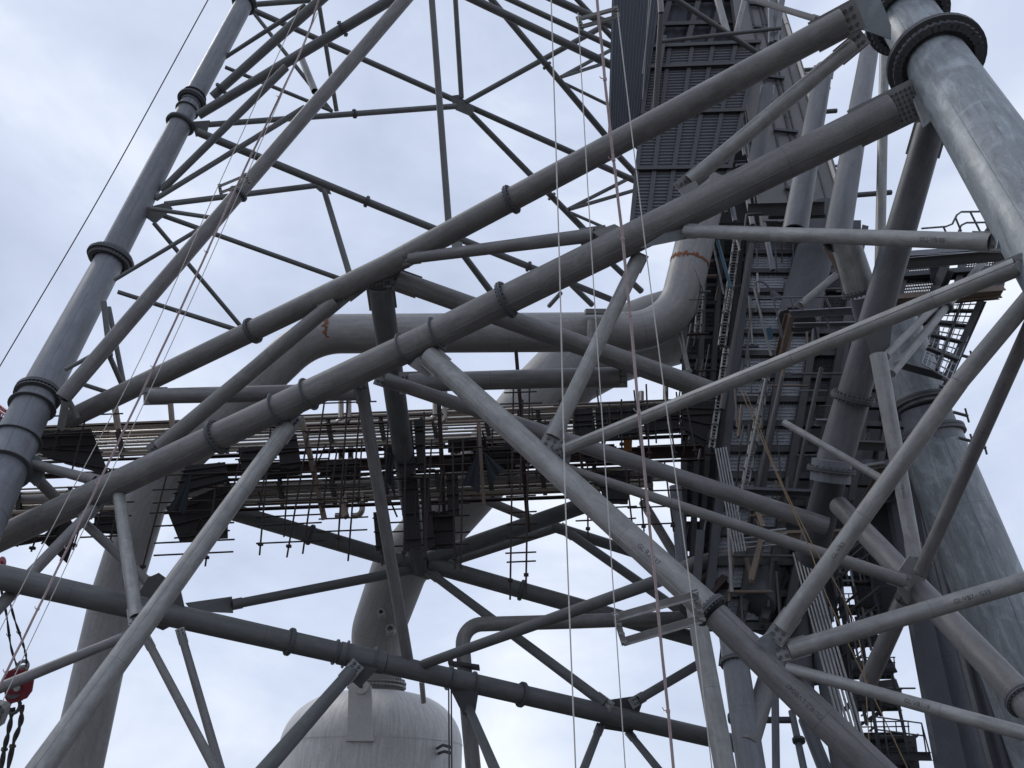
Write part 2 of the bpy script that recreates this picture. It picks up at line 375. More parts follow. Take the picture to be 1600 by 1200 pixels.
dia((524, 471, 23, 35.3), (250, 699, 25, 34.4), mat='brown', g0=26, g1=16, n=24)
dia((999, 402, 22, 29.6), (864, 683, 25, 27.4), mat='galv', g1=24, g0=8, n=28, label='mottled galvanised diagonal tube')
dia((1222, 982, 27, 21.4), (1498, 598, 28, 21), mat='galv', g0=24, n=28, texts=[('GL·VB3', 1312, 862, .26, 1)])
dia((1498, 598, 27.3, 21), (1640, 428, 28, 20.8), mat='galv', n=28)
dia((1625, 475, 22, 20.5), (1438, 893, 20, 24), mat='tube', n=24, g1=8)
dia((884, 702, 18.5, 26.8), (1240, 558, 23.5, 21.8), mat='galv', g0=22, n=28, seam=-.4)
dia((1240, 558, 23, 21.8), (1588, 416, 29, 18.6), mat='galv', g1=26, n=28, seam=-.4)
dia((880, 730, 14, 26.8), (1413, 908, 21, 24), mat='brown', n=24, g1=8)
dia((1233, 1016, 27, 21.4), (1720, 874, 28, 20), mat='galv', g0=26, n=28, texts=[('GL·VB7 · G33', 1515, 932, .26, 1)])
dia((1230, 1044, 18, 21.2), (1680, 1168, 24, 17), mat='galv', n=24, texts=[('GL·VB119', 1435, 1101, .22, 1)])
dia((603, 594, 21, 33.6), (1292, 822, 28, 30), mat='tube', g0=18, n=28)
dia((662, 1038, 15, 35), (1030, 907, 20, 25.6), mat='lat', n=24)
dia((184, 760, 18, 34.6), (213, 966, 21, 28.8), mat="galv", g1=12, n=24)
dia((146, 795, 16, 34.2), (-30, 978, 20, 28.5), mat='tube', g0=14, n=24)
dia((135, 820, 14, 35), (238, 916, 15, 33.5), mat='tube', g1=14, n=20)
dia((190, 997, 15, 27.5), (-40, 1091, 18, 24), mat='tube', g0=12, n=24)
dia((232, 1004, 12, 30), (350, 1228, 15, 26), mat='brown', g0=12, n=20)
dia((284, 994, 12, 31), (352, 1228, 14, 28), mat='tube', g0=14, n=20)
dia((548, 1050, 20, 33), (392, 1228, 28, 27), mat='lat', g0=24, n=28)
dia((730, 1100, 13, 35.8), (784, 1228, 18, 31), mat='lat', g0=30, n=24)
dia((565, 608, 20, 33.4), (638, 1037, 18, 35), mat='tube', g0=14, n=24, open0=True)
dia((594, 447, 38, 35), (655, 890, 27, 46), mat='lat', g0=14, n=32, open0=True)
dia((675, 897, 13, 45.5), (946, 1100, 17, 38.2), mat='lat', g0=14, g1=12, n=20)
dia((1372, 554, 25, 26.8), (1430, 872, 22, 24.6), mat='galv', g1=16, n=4 * 7, texts=[('VB·N12', 1413, 770, .22, 1)])
dia((1413, 940, 27, 24.6), (1356, 1066, 27, 26), mat='tube', open0=True, g0=14, n=28)
dia((1384, 556, 12, 27.2), (1480, 460, 11, 31), mat='galv', n=16)
dia((1393, 584, 13, 27.2), (1536, 410, 11, 33), mat='galv', flanges=[(1489, 487, 1.8), (1512, 459, 1.7)], n=20, nb=8)
dia((1225, 660, 10, 29), (1392, 757, 13, 25.5), mat='galv', n=20)
# ---- horizontals
def hor(a, b, **k): return member(T, 'horizontal_tube', a, b, **k)
hor((1073, 361, 20, 28.6), (1549, 378, 28, 20.4), mat='galv', g0=14, g1=20, n=28, texts=[('GLJ-VB/05', 1463, 376, .26, 1)], label='pale horizontal tube lettered in black')
hor((641, 404, 17, 33.8), (930, 367, 23, 30), mat='tube', g0=16, g1=18, n=24)
hor((236, 619, 24, 37), (560, 612, 28, 36.5), mat='tube', g0=12, n=28)
hor((640, 598, 30, 36.5), (966, 588, 31, 36.5), mat='tube', g0=16, g1=14, n=28)
hor((-60, 888, 39, 29), (530, 1020, 32, 34), mat='lat', flanges=[(453, 1002)], rings=[(524, 1019)], n=32)
hor((530, 1020, 35, 34), (600, 1036, 34, 34.5), mat='lat', rings=[(540, 1022), (583, 1032)], n=32)
hor((600, 1036, 31, 34.5), (1155, 1163, 27, 41), mat='lat', flanges=[(815, 1085)], rings=[(702, 1058), (739, 1067)], n=32)
hor((360, 799, 26, 46), (640, 881, 24, 46), mat='lat', flanges=[(485, 836)], n=28)
hor((672, 882, 26, 46), (1085, 998, 24, 44), mat='lat', flanges=[(815, 922)], n=28)
hor((668, 874, 24, 46), (940, 780, 26, 48), mat='lat', n=28)
hor((362, 945, 15, 40), (655, 888, 15, 46), mat='lat', g0=18, g1=12, n=20)
hor((700, 880, 13, 50), (868, 826, 13, 52), mat='lat', n=20)
hor((862, 822, 17, 52), (1000, 866, 17, 52), mat='lat', n=20)
hor((885, 830, 14, 52), (1085, 970, 15, 46), mat='lat', g0=14, n=20)
hor((735, 772, 14, 52), (866, 825, 14, 53), mat='tube', n=20)
hor((1093, 1037, 14, 42), (996, 1094, 14, 39), mat='lat', g1=16, n=20)
hor((936, 1140, 12, 38), (902, 1228, 14, 34), mat='lat', g0=14, n=20)
hor((985, 1148, 11, 39), (1050, 1228, 13, 35), mat='lat', g0=10, n=20)
hor((1005, 785, 14, 50), (1062, 880, 15, 46), mat='tube', n=20)
hor((40, 722, 14, 36), (150, 751, 17, 34.8), mat='brown', open1=True, g1=10, n=24)
hor((52, 742, 17, 36.3), (98, 790, 17, 38), mat='tube', g0=12, n=24)
hor((95, 668, 11, 38), (103, 625, 12, 37.5), mat='galv', open1=True, n=20)
hor((105, 622, 9, 38), (121, 652, 9, 38.5), mat='galv', n=20)
hor((470, 88, 10, 58), (492, 143, 11, 55), mat='galv', open1=True, n=20)
# ---- back-face lattice bars (thin, far)
bars = [
 ((386, 8, 8, 64), (485, 0, 9, 66), 0), ((398, 17, 9, 63), (712, 157, 9, 68), 0), ((712, 157, 9, 68), (1000, 286, 10, 72), 0),
 ((398, 22, 6, 63), (516, 172, 7, 62), 0), ((350, 91, 6, 60), (478, 8, 8, 60), 0), ((332, 151, 13, 57), (512, -10, 16, 58), [(345, 138)]),
 ((310, 180, 14, 55), (645, -21, 17, 56), [(534, 43)]), ((252, 298, 11, 51.5), (447, 105, 12, 54), 0), ((243, 311, 8, 51), (476, 168, 9, 56), 0),
 ((496, -8, 7, 60), (526, 174, 7, 62), 0), ((352, 105, 6, 60), (520, 174, 6, 62), 0), ((322, 195, 9, 55), (712, 166, 9, 66), [(554, 178)]),
 ((308, 206, 13, 54), (600, 326, 12, 58), [(573, 315)]), ((600, 326, 12, 58), (960, 470, 10, 60), [(826, 416)]),
 ((258, 319, 9, 51), (492, 290, 9, 58), 0), ((236, 326, 7, 49), (330, 340, 7, 48), 0), ((244, 333, 8, 50.5), (532, 436, 8, 56), 0),
 ((240, 348, 7, 50), (378, 512, 7, 54), 0), ((178, 438, 6, 46), (328, 348, 7, 48), 0), ((506, 296, 9, 58), (546, 428, 10, 55), 0),
 ((184, 456, 7, 46), (372, 516, 8, 50), 0), ((162, 472, 9, 43), (172, 556, 9, 42), 0), ((170, 480, 7, 44), (194, 604, 8, 43), 0), ((166, 545, 8, 42), (193, 606, 8, 43), 0),
 ((102, 578, 6, 39), (150, 552, 7, 40), 0), ((128, 600, 7, 41), (178, 616, 7, 43), 0), ((674, -10, 10, 54), (701, 350, 11, 50), 0),
 ((711, -10, 8, 66), (721, 153, 8, 67), 0), ((727, 160, 8, 67), (957, 33, 9, 70), 0), ((725, -8, 13, 60), (1010, 128, 12, 62), 0),
 ((777, -10, 9, 66), (968, 78, 9, 68), 0), ((762, -8, 10, 62), (948, 214, 10, 66), [(853, 104)]), ((966, 243, 10, 66), (996, 275, 10, 68), 0),
 ((850, -8, 12, 62), (1050, 82, 12, 64), 0), ((730, 172, 9, 68), (918, 364, 10, 72), [(859, 310)]), ((872, 123, 6, 66), (962, 74, 6, 70), 0),
 ((876, 121, 5, 66), (962, 93, 6, 70), 0), ((879, 129, 5, 66), (955, 166, 5, 70), 0), ((886, 328, 6, 70), (996, 272, 6, 74), 0),
 ((890, 327, 6, 70), (996, 296, 6, 74), 0), ((893, 333, 5, 70), (950, 358, 5, 74), 0), ((711, 381, 10, 52), (768, 457, 11, 56), 0),
 ((893, 445, 9, 60), (925, 476, 9, 62), 0), ((876, 458, 7, 60), (858, 478, 7, 62), 0), ((956, 412, 9, 60), (1002, 455, 10, 62), 0),
 ((975, 478, 8, 60), (960, 466, 9, 60), 0), ((895, -8, 8, 66), (960, 62, 9, 68), 0),
]
for a, b, fl in bars:
    member(T, 'lattice_bar', a, b, 'lat', flanges=[(f[0], f[1], 1.6) for f in fl] if fl else (), n=14, nb=10)
dia((646, -16, 20, 50), (98, 622, 24, 37.5), mat='tube', flanges=[(372, 303, 1.4)], n=28)
# ---- node plates where the tubes meet
NP = [
 ([(1350, 522, 28.6), (1394, 508, 28.2), (1388, 560, 27.2), (1364, 558, 27.2)], .05, 'lat'),
 ([(1322, 12, 28), (1340, -30, 28.5), (1372, -10, 28.7), (1392, 40, 28), (1392, 62, 28), (1352, 48, 28), (1335, 44, 28)], .06, 'leg'),
 ([(1424, 150, 26.8), (1450, 118, 26.6), (1475, 170, 25), (1443, 200, 26)], .06, 'plate'),
 ([(1560, 372, 20.2), (1598, 340, 19.6), (1625, 400, 19), (1600, 392, 19.6), (1556, 388, 20.2)], .05, 'leg'),
 ([(1582, 415, 18.6), (1606, 392, 18.4), (1640, 420, 18.2), (1600, 432, 18.5)], .05, 'plate'),
 ([(1205, 985, 21.3), (1232, 1000, 21.2), (1238, 1020, 21.2), (1222, 1036, 21.2), (1205, 1028, 21.6), (1182, 1000, 21.8)], .05, 'leg'),
 ([(868, 700, 26.9), (884, 690, 26.9), (892, 712, 26.8), (888, 738, 26.8), (872, 722, 27)], .05, 'leg'),
 ([(450, 662, 33.2), (480, 640, 33), (485, 625, 32.9), (436, 648, 33.2), (438, 660, 33.2)], .05, 'leg'),
 ([(650, 560, 31.4), (688, 548, 31.2), (700, 562, 31.2), (668, 590, 31.4), (640, 572, 31.5)], .05, 'plate'),
 ([(540, 452, 35), (588, 430, 34.8), (640, 405, 34.4), (640, 418, 34.2), (600, 432, 34.9), (548, 472, 35.2)], .05, 'brown'),
 ([(598, 424, 34.9), (630, 428, 34.9), (626, 446, 35), (596, 440, 35)], .05, 'plate'),
 ([(925, 362, 29.8), (960, 350, 29.6), (1000, 372, 29.4), (960, 388, 29.6)], .05, 'plate'),
 ([(1058, 352, 28.5), (1078, 350, 28.5), (1080, 372, 28.6), (1020, 384, 28.8), (1000, 388, 29)], .05, 'leg'),
 ([(1060, 296, 28.8), (1086, 282, 29), (1096, 296, 29), (1068, 312, 28.6)], .05, 'plate'),
 ([(120, 805, 34.6), (160, 775, 34.4), (190, 762, 34.2), (196, 776, 34), (160, 790, 34.2), (140, 812, 34.5)], .05, 'leg'),
 ([(20, 715, 36), (62, 712, 36), (72, 735, 36), (60, 760, 36), (30, 745, 36)], .05, 'leg'),
 ([(232, 902, 32.5), (248, 895, 32.5), (282, 920, 32), (292, 965, 31.5), (255, 985, 31), (215, 968, 31), (205, 945, 31)], .05, 'lat'),
 ([(290, 942, 36), (362, 932, 40), (364, 958, 40), (300, 955, 36)], .05, 'lat'),
 ([(540, 1035, 34), (590, 1045, 34.3), (562, 1075, 33.3), (545, 1060, 33)], .05, 'flange'),
 ([(700, 1070, 35.2), (748, 1080, 35.4), (742, 1118, 35.6), (724, 1118, 35.6)], .05, 'flange'),
 ([(640, 868, 46), (665, 862, 46), (690, 900, 46), (668, 906, 46), (640, 896, 46)], .05, 'plate'),
 ([(935, 1096, 38.9), (962, 1092, 38.9), (1003, 1086, 39.2), (1003, 1100, 39.2), (988, 1146, 39.2), (938, 1138, 38.9)], .05, 'lat'),
 ([(702, 150, 67), (716, 148, 67), (742, 170, 67), (736, 182, 67), (712, 172, 66.5)], .06, 'lat'),
 ([(484, 286, 58), (512, 290, 58), (518, 304, 57.6), (500, 300, 58)], .06, 'lat'),
 ([(222, 326, 50), (262, 316, 50.5), (270, 326, 50.6), (242, 350, 50), (228, 340, 50)], .06, 'lat'),
 ([(300, 190, 55), (328, 188, 55), (324, 206, 54.6), (306, 214, 54.6)], .06, 'lat'),
 ([(1398, 900, 24.4), (1420, 868, 24.4), (1440, 876, 24.2), (1446, 905, 24), (1418, 945, 24.4), (1404, 925, 24.4)], .05, 'plate'),
 ([(704, 376, 50), (722, 378, 50), (724, 394, 51), (708, 394, 51)], .05, 'plate'),
]
for pts, th, m in NP:
    ds = [p[2] for p in pts]; md_ = sum(ds) / len(ds)
    flat = max(ds) - min(ds) < 1.6 and m != 'brown'
    plate(T, [(x, y, (md_ if flat else d) + .03) for x, y, d in pts], .035, m)
# ---- hanging struts from the back chord (top right, below the near leg)
dia((1362, 58, 26, 45), (1307, 377, 41, 30), mat='shade', open0=True, g0=10, n=32)
dia((1319, 371, 42, 30.2), (1345, 455, 46, 30.5), mat='galv', flanges=[(1345, 455, 1.25)], n=32)
dia((1345, 460, 36, 32), (1372, 560, 38, 33), mat='far', n=32)
dia((1455, 196, 43, 28), (1332, 622, 48, 30), mat='shade', open0=True, g0=16, flanges=[(1332, 621, 1.38)], n=40, nb=28)
dia((1331, 626, 52, 30.2), (1302, 728, 54, 30.4), mat='shade', n=36)
dia((1303, 728, 46, 30.5), (1268, 870, 46, 34), mat='dark', n=32)
dia((1382, 76, 14, 36), (1372, 545, 16, 31), mat='galv', n=20)
dia((1287, 108, 27, 44), (1241, 366, 39, 35), mat='shade', open0=True, g0=10, n=28)
dia((1199, 138, 18, 50), (1180, 262, 24, 44), mat='dark', open0=True, g0=9, n=24)
dia((1158, -6, 8, 40), (1276, 30, 10, 36), mat='brown', g1=8, n=16)
mb = MB(); c = P(1298, 742, 30); d_ = Rc @ Vector((0.1, 1, 0)); mb.tube(c - d_ * .25, c + d_ * .55, .72, n=32); mb.build('bearing_cap', 'far', T)
flange_mb(P(1298, 742, 30) + d_ * .2, d_, .72, 1.2, .06, 20).build('flange', 'flange', T)

# ================================================================== GAS DUCT
def curve_pts(ctrl, n=10):
    """Catmull-Rom through 3-D points"""
    pts = [pt(c) for c in ctrl]; pts = [pts[0] * 2 - pts[1]] + pts + [pts[-1] * 2 - pts[-2]]; out = []
    for i in range(1, len(pts) - 2):
        for k in range(n):
            t = k / n; p0, p1, p2, p3 = pts[i - 1:i + 3]
            out.append(.5 * ((2 * p1) + (p2 - p0) * t + (2 * p0 - 5 * p1 + 4 * p2 - p3) * t * t + (3 * p1 - p0 - 3 * p2 + p3) * t * t * t))
    out.append(pts[-2]); return out
def bend(a, b, c, rad, n=10):
    """round corner at b"""
    a, b, c = pt(a), pt(b), pt(c); u = (a - b).normalized(); v = (c - b).normalized()
    ang = u.angle(v); t = rad / math.tan(ang / 2); p, q = b + u * t, b + v * t
    ctr = b + (u + v).normalized() * rad / math.sin(ang / 2); out = []
    e1 = (p - ctr).normalized(); e2 = (q - ctr); e2 = (e2 - e1 * e2.dot(e1)).normalized(); tot = math.pi - ang
    for k in range(n + 1):
        th = tot * k / n; out.append(ctr + (e1 * math.cos(th) + e2 * math.sin(th)) * rad)
    return out
dl = 45
leg_top = P(222, 775, 43); base = Vector((leg_top.x, leg_top.y, 0))
DUCT = thing('gas_duct', 'thick smooth grey duct with rusty weld rings, running level behind the diagonals and turning down', 'duct', base)
pts = [P(1108, 285, dl + 3)] + bend((1108, 285, dl + 3), (1052, 518, dl), (700, 520, dl), 3.4) + bend((700, 520, dl), (485, 522, dl), (225, 768, 42.5), 4.0, 12) + [P(330, 668, 43.4), P(262, 733, 42.7)]
mb = MB(); mb.path(pts, 62 * dl / F / 2, n=40)
pipe = mb.build('duct_pipe', 'duct', DUCT)
mb = MB(); lp = P(222, 770, 42.5)
c1 = P(180, 930, 40.5)
mb.path([P(330, 668, 43.4), P(262, 733, 42.7), P(224, 790, 42.3), c1, to_ground(P(224, 790, 42.3), P(128, 1180, 37.0))], 1.14, n=40)
mb.build('duct_pipe', 'duct', DUCT)
for (x, y, d, ax, rr) in ((516, 521, dl, P(700, 520, dl) - P(516, 521, dl), 1.12), (1041, 418, dl + 1.2, P(1108, 285, dl + 3) - P(1068, 395, dl), 1.12)):
    ax.normalize(); c = P(x, y, d); i0 = min(range(len(pts)), key=lambda i: (pts[i] - c).length)
for c, ax in ((P(516, 521, dl), (P(700, 520, dl) - P(516, 521, dl)).normalized()), (seg3(P(1052, 518, dl), P(1108, 285, dl + 3), .44), (P(1108, 285, dl + 3) - P(1052, 518, dl)).normalized())):
    mb = MB(); u, v = frame(ax); rr = 62 * dl / F / 2
    n = 90; vs = []; fs = []
    for i in range(n):
        a = 2 * math.pi * i / n; q = (u * math.cos(a) + v * math.sin(a)) * (rr + .02)
        j1, j2 = .04 + random.random() ** 3 * .26, .04 + random.random() ** 3 * .22
        vs += [c + q - ax * j1, c + q * 1.01, c + q + ax * j2]
    for i in range(n):
        k = (i + 1) % n
        fs += [[3 * i, 3 * k, 3 * k + 1, 3 * i + 1], [3 * i + 1, 3 * k + 1, 3 * k + 2, 3 * i + 2]]
    mb.add(vs, fs); mb.build('weld_ring', 'rust', DUCT)
mb = MB(); mb.box(P(930, 487, 43.5), Vector((.55, 0, 0)), Rc @ Vector((0, .12, 0)), Rc @ Vector((0, 0, .5))); mb.tube(P(928, 500, 43.2), P(926, 535, 43.2), .34, n=16)
mb.build('pipe_shoe', 'galv', DUCT)

# ================================================================== DUST CATCHER (domed vessel) and its downcomer
dv = 55; top = P(588, 1082, dv); rv = 6.0
base = Vector((top.x, top.y, 0)); H = top.z
VES = thing('dust_catcher', 'big pale domed pressure vessel with a lifting lug on its shoulder, low behind the beams', 'vessel', base)
mb = MB()
prof = [(rv, 0), (rv, H - 3.3)]
for k in range(1, 13):
    a = k / 12 * math.pi / 2; prof.append((rv * math.cos(a) ** .62 if k < 12 else .02, H - 3.3 + 3.3 * math.sin(a) ** 1.15))
prof = [(max(r_, .02), h) for r_, h in prof]
mb.lathe(base, Vector((0, 0, 1)), prof, 72); mb.build('shell', 'vessel', VES)
mb = MB()
for h_ in (H - 3.3, H - 9.5):
    mb.tube(base + Vector((0, 0, h_ - .03)), base + Vector((0, 0, h_ + .03)), rv + .02, n=72)
mb.build('weld_seam', 'vessel', VES)
lug_x = P(564, 1110, dv - rv)
n_ = Vector((-.06, -1, 0)).normalized(); s_ = Vector((1, 0, 0))
mb = MB(); yv = base.y - rv - .12
def vp(x, y):   # point of the vertical plane y = yv seen at a pixel
    d = (P(x, y, 1) - CAM); t = yv / d.y; return CAM + d * t
arc = [vp(563 + 18 * math.cos(a), 1076 - 12 * math.sin(a)) for a in [math.pi * k / 10 for k in range(11)]]
mb.prism([vp(543, 1155), vp(583, 1155)] + arc, .25); lug = mb.build('lifting_lug', 'vessel', VES)
mb = MB(); c = vp(566, 1074); mb.tube(c - Vector((0, .36, 0)), c, .42, n=28); mb.cur = 1; mb.tube(c - Vector((0, .40, 0)), c - Vector((0, .3, 0)), .11, n=14); mb.build('pin_boss', 'vessel', lug, extra=['inner'])
mb = MB()
mb.prism([vp(541, 1158), vp(585, 1158), vp(585, 1153), vp(541, 1153)], .3); mb.build('pad_plate', 'vessel', lug)
zt = top
FL = MB(); 
rn = 76 * dv / F / 2
FL.tube(top - Vector((0, 0, .2)), top + Vector((0, 0, .5)), rn, n=48)
for h_ in (.25, .5):
    FL.tube(top + Vector((0, 0, h_)), top + Vector((0, 0, h_ + .12)), rn + .35, n=48)
for i in range(48):
    a = 2 * math.pi * i / 48; FL.tube(top + Vector((math.cos(a) * (rn + .2), math.sin(a) * (rn + .2), .15)), top + Vector((math.cos(a) * (rn + .2), math.sin(a) * (rn + .2), .8)), .05, n=6)
FL.build('neck_flange', 'cone', VES)
mb = MB()
hl = [P(687, 1165, 49.5), P(700, 1168, 49), P(706, 1172, 49)]
mb.path([P(682, 1170, 50), P(692, 1164, 49.2), P(706, 1168, 49)], .09, n=8); mb.path([P(684, 1178, 50), P(694, 1174, 49.2), P(706, 1177, 49)], .09, n=8)
mb.build('pipe_bracket', 'dark', VES)
mb = MB(); mb.tube(P(659, 1066, 50), P(662, 1098, 50), .17, n=12); mb.build('nozzle', 'galv', VES)
top2 = top + Vector((0, 0, .62))
DC = thing('downcomer_pipe', 'wide weathered slanting pipe dropping onto the domed vessel from upper right', 'pipe', top2)
mb = MB(); path = [top2] + bend((591, 1060, 55), (590, 985, 55), (624, 890, 55), 3, 6) + bend((604, 945, 55), (626, 885, 55), (752, 738, 55), 3, 6) + [P(700, 799, 55), P(752, 738, 55), P(800, 680, 55), P(850, 620, 55), P(890, 580, 55.5), P(950, 545, 56.5), P(1020, 520, 58), P(1090, 500, 60)]
mb.path(path, rn, n=48, r_end=120 * 60 / F / 2); mb.build('pipe_shell', 'cone', DC)
for (x, y) in ((590, 1000), (640, 890), (700, 802), (800, 680), (880, 590)):
    c = P(x, y, 55); i0 = min(range(1, len(path) - 1), key=lambda i: (path[i] - c).length); ax = (path[i0 + 1] - path[i0 - 1]).normalized()
    rr = rn + (120 * 60 / F / 2 - rn) * i0 / len(path) * 1.0
for (x, y, r_) in ((597, 962, .25), (611, 988, .32)):
    mb = MB(); c = P(x, y, 53); ax = Vector((0, -1, .2)); mb.tube(c, c + ax * .6, r_, n=16, hollow=.6); mb.build('nozzle', 'cone', DC)

# ================================================================== BENT PIPE under the beams
EP = thing('bent_pipe', 'dull brown right-angle pipe, level above the lower flanged beam then dropping behind it', 'pipe', P(735, 1210, 36))
mb = MB(); pts = [P(745, 1260, 36), P(729, 1090, 38)] + bend((729, 1090, 38), (721, 976, 40), (900, 972, 41), 1.0) + [P(900, 971, 41), P(1085, 965, 44)]
mb.path(pts, .36, n=24); mb.build('pipe_run', 'brown', EP)
mb = MB(); c = P(725, 1040, 38.6); mb.box(c, Vector((.75, 0, -.1)), Rc @ Vector((0, .07, 0)), Vector((0, .5, 0))); mb.box(c - Vector((.6, 0, -.25)), Vector((.05, 0, 0)), Vector((0, .3, 0)), Vector((0, 0, .2))); mb.build('pipe_clamp', 'dark', EP)
mb = MB()
for x in (701, 705): mb.tube(P(x, 1062, 37), P(x + 1, 1225, 34), .035, n=8)
tag(mb.build('hanging_conduit', 'dark'), 'pair of thin dark conduits hanging beside the bent pipe, over the vessel edge', 'conduit')

# ================================================================== PIPE BRIDGE
PB = thing('pipe_bridge', 'long level rack of silver clad pipes with rusty girders, behind the crossing tubes', 'pipe rack', P(560, 700, 48))
def pr(x0, y0, x1, y1, wpx, d, mat='silver', name='clad_pipe', n=14, lab=None):
    mb = MB(); a, b = P(x0, y0, d), P(x1, y1, d); mb.tube(a, b, wpx * d / F / 2, n=n)
    # cladding laps
    L_ = (b - a).length; ax = (b - a).normalized(); k = 1.5
    while k < L_ and wpx > 4:
        mb.tube(a + ax * k, a + ax * (k + .05), wpx * d / F / 2 * 1.025, n=n); k += random.uniform(1.6, 3.2)
    return mb.build(name, mat, PB)
def ys(y, x): return y - .042 * x
for y, wd, x0, x1, d in ((674, 9, -30, 1110, 50), (684, 7, -30, 1110, 50.5), (694, 4, -30, 1000, 51), (699, 3.5, -30, 1000, 51), (704, 4, -30, 990, 51.5), (709, 3.5, -30, 1100, 52), (715, 7, -30, 1100, 52)):
    pr(x0, ys(y, x0), x1, ys(y, x1), wd, d)
for y, wd, x0, x1, d in ((681, 8, -30, 1110, 54), (689, 7, -30, 1110, 54), (699, 5, -30, 700, 54), (711, 6, -30, 1110, 54.5), (669, 3, -30, 1110, 49.6), (679, 5, -30, 1110, 52.5), (690, 5, -30, 1050, 53), (720, 3, -30, 1060, 52.5), (766, 3, -30, 1020, 46.5), (788, 6, -30, 1040, 48.5), (776, 6, -30, 1040, 48), (806, 3, -30, 1000, 47)):
    pr(x0, ys(y, x0), x1, ys(y, x1), wd, d, mat='oxide')
for y, wd, x0, x1, d in ((772, 5, -30, 1020, 46), (781, 12, -30, 1040, 46.5), (793, 5, -30, 1040, 47), (800, 9, -30, 1020, 47)):
    pr(x0, ys(y, x0), x1, ys(y, x1), wd, d, mat='silver' if wd != 12 else 'duct')
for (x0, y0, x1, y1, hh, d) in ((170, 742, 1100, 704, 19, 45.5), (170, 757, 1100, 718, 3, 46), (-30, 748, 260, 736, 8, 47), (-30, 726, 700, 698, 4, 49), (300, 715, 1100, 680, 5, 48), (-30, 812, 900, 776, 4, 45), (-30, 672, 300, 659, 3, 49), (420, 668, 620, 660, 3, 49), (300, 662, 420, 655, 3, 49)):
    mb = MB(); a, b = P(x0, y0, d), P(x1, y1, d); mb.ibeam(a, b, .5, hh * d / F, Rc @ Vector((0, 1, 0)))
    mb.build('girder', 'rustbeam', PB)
# cross frames between the two tiers
for x in range(20, 1080, 82):
    mb = MB(); mb.ibeam(P(x, ys(679, x), 49.6), P(x + 8, ys(722, x), 53), .25, .3); mb.build('cross_beam', 'dark', PB)
    mb = MB(); mb.ibeam(P(x + 6, ys(768, x), 45.6), P(x + 12, ys(806, x), 47.6), .25, .3); mb.build('cross_beam', 'dark', PB)
# u-bends (expansion loops) of silver pipe rising from the rack
for x, y0, y1, d in ((533, 655, 612, 49), (545, 655, 612, 49), (680, 650, 615, 49), (695, 655, 612, 49), (533, 722, 700, 48), (548, 722, 698, 48), (708, 712, 690, 48), (716, 712, 692, 48), (1002, 640, 612, 50), (1040, 640, 600, 50), (566, 800, 770, 46), (540, 800, 772, 46)):
    mb = MB(); a = P(x - 16, y0 + 6, d); b = P(x, y0 + 6, d); c = P(x, y1, d + .6)
    mb.path([a] + bend(a, b, c, .38, 6) + [c], .17, n=12); mb.build('clad_pipe', 'silver', PB)
# rust-red posts and pale hangers
for (x0, y0, x1, y1, wd, d) in ((806, 545, 815, 655, 7, 43), (811, 640, 826, 832, 8, 42.6), (686, 632, 692, 760, 8, 43), (692, 760, 697, 850, 7, 43), (900, 640, 910, 735, 5, 43)):
    mb = MB(); mb.ibeam(P(x0, y0, d), P(x1, y1, d - 1.5), wd * d / F, wd * d / F * .8, Rc @ Vector((1, 0, 0))); mb.build('post', 'rustbeam', PB)
for (x0, y0, x1, y1, wd, d) in ((471, 652, 507, 812, 7, 42), (178, 625, 185, 672, 7, 46), (533, 782, 541, 808, 8, 42), (748, 660, 756, 788, 5, 42), (266, 626, 270, 672, 6, 46)):
    mb = MB(); mb.beam(P(x0, y0, d), P(x1, y1, d - 1), wd * d / F, .25, Rc @ Vector((0, 0, 1))); mb.build('hanger', 'oxide', PB)

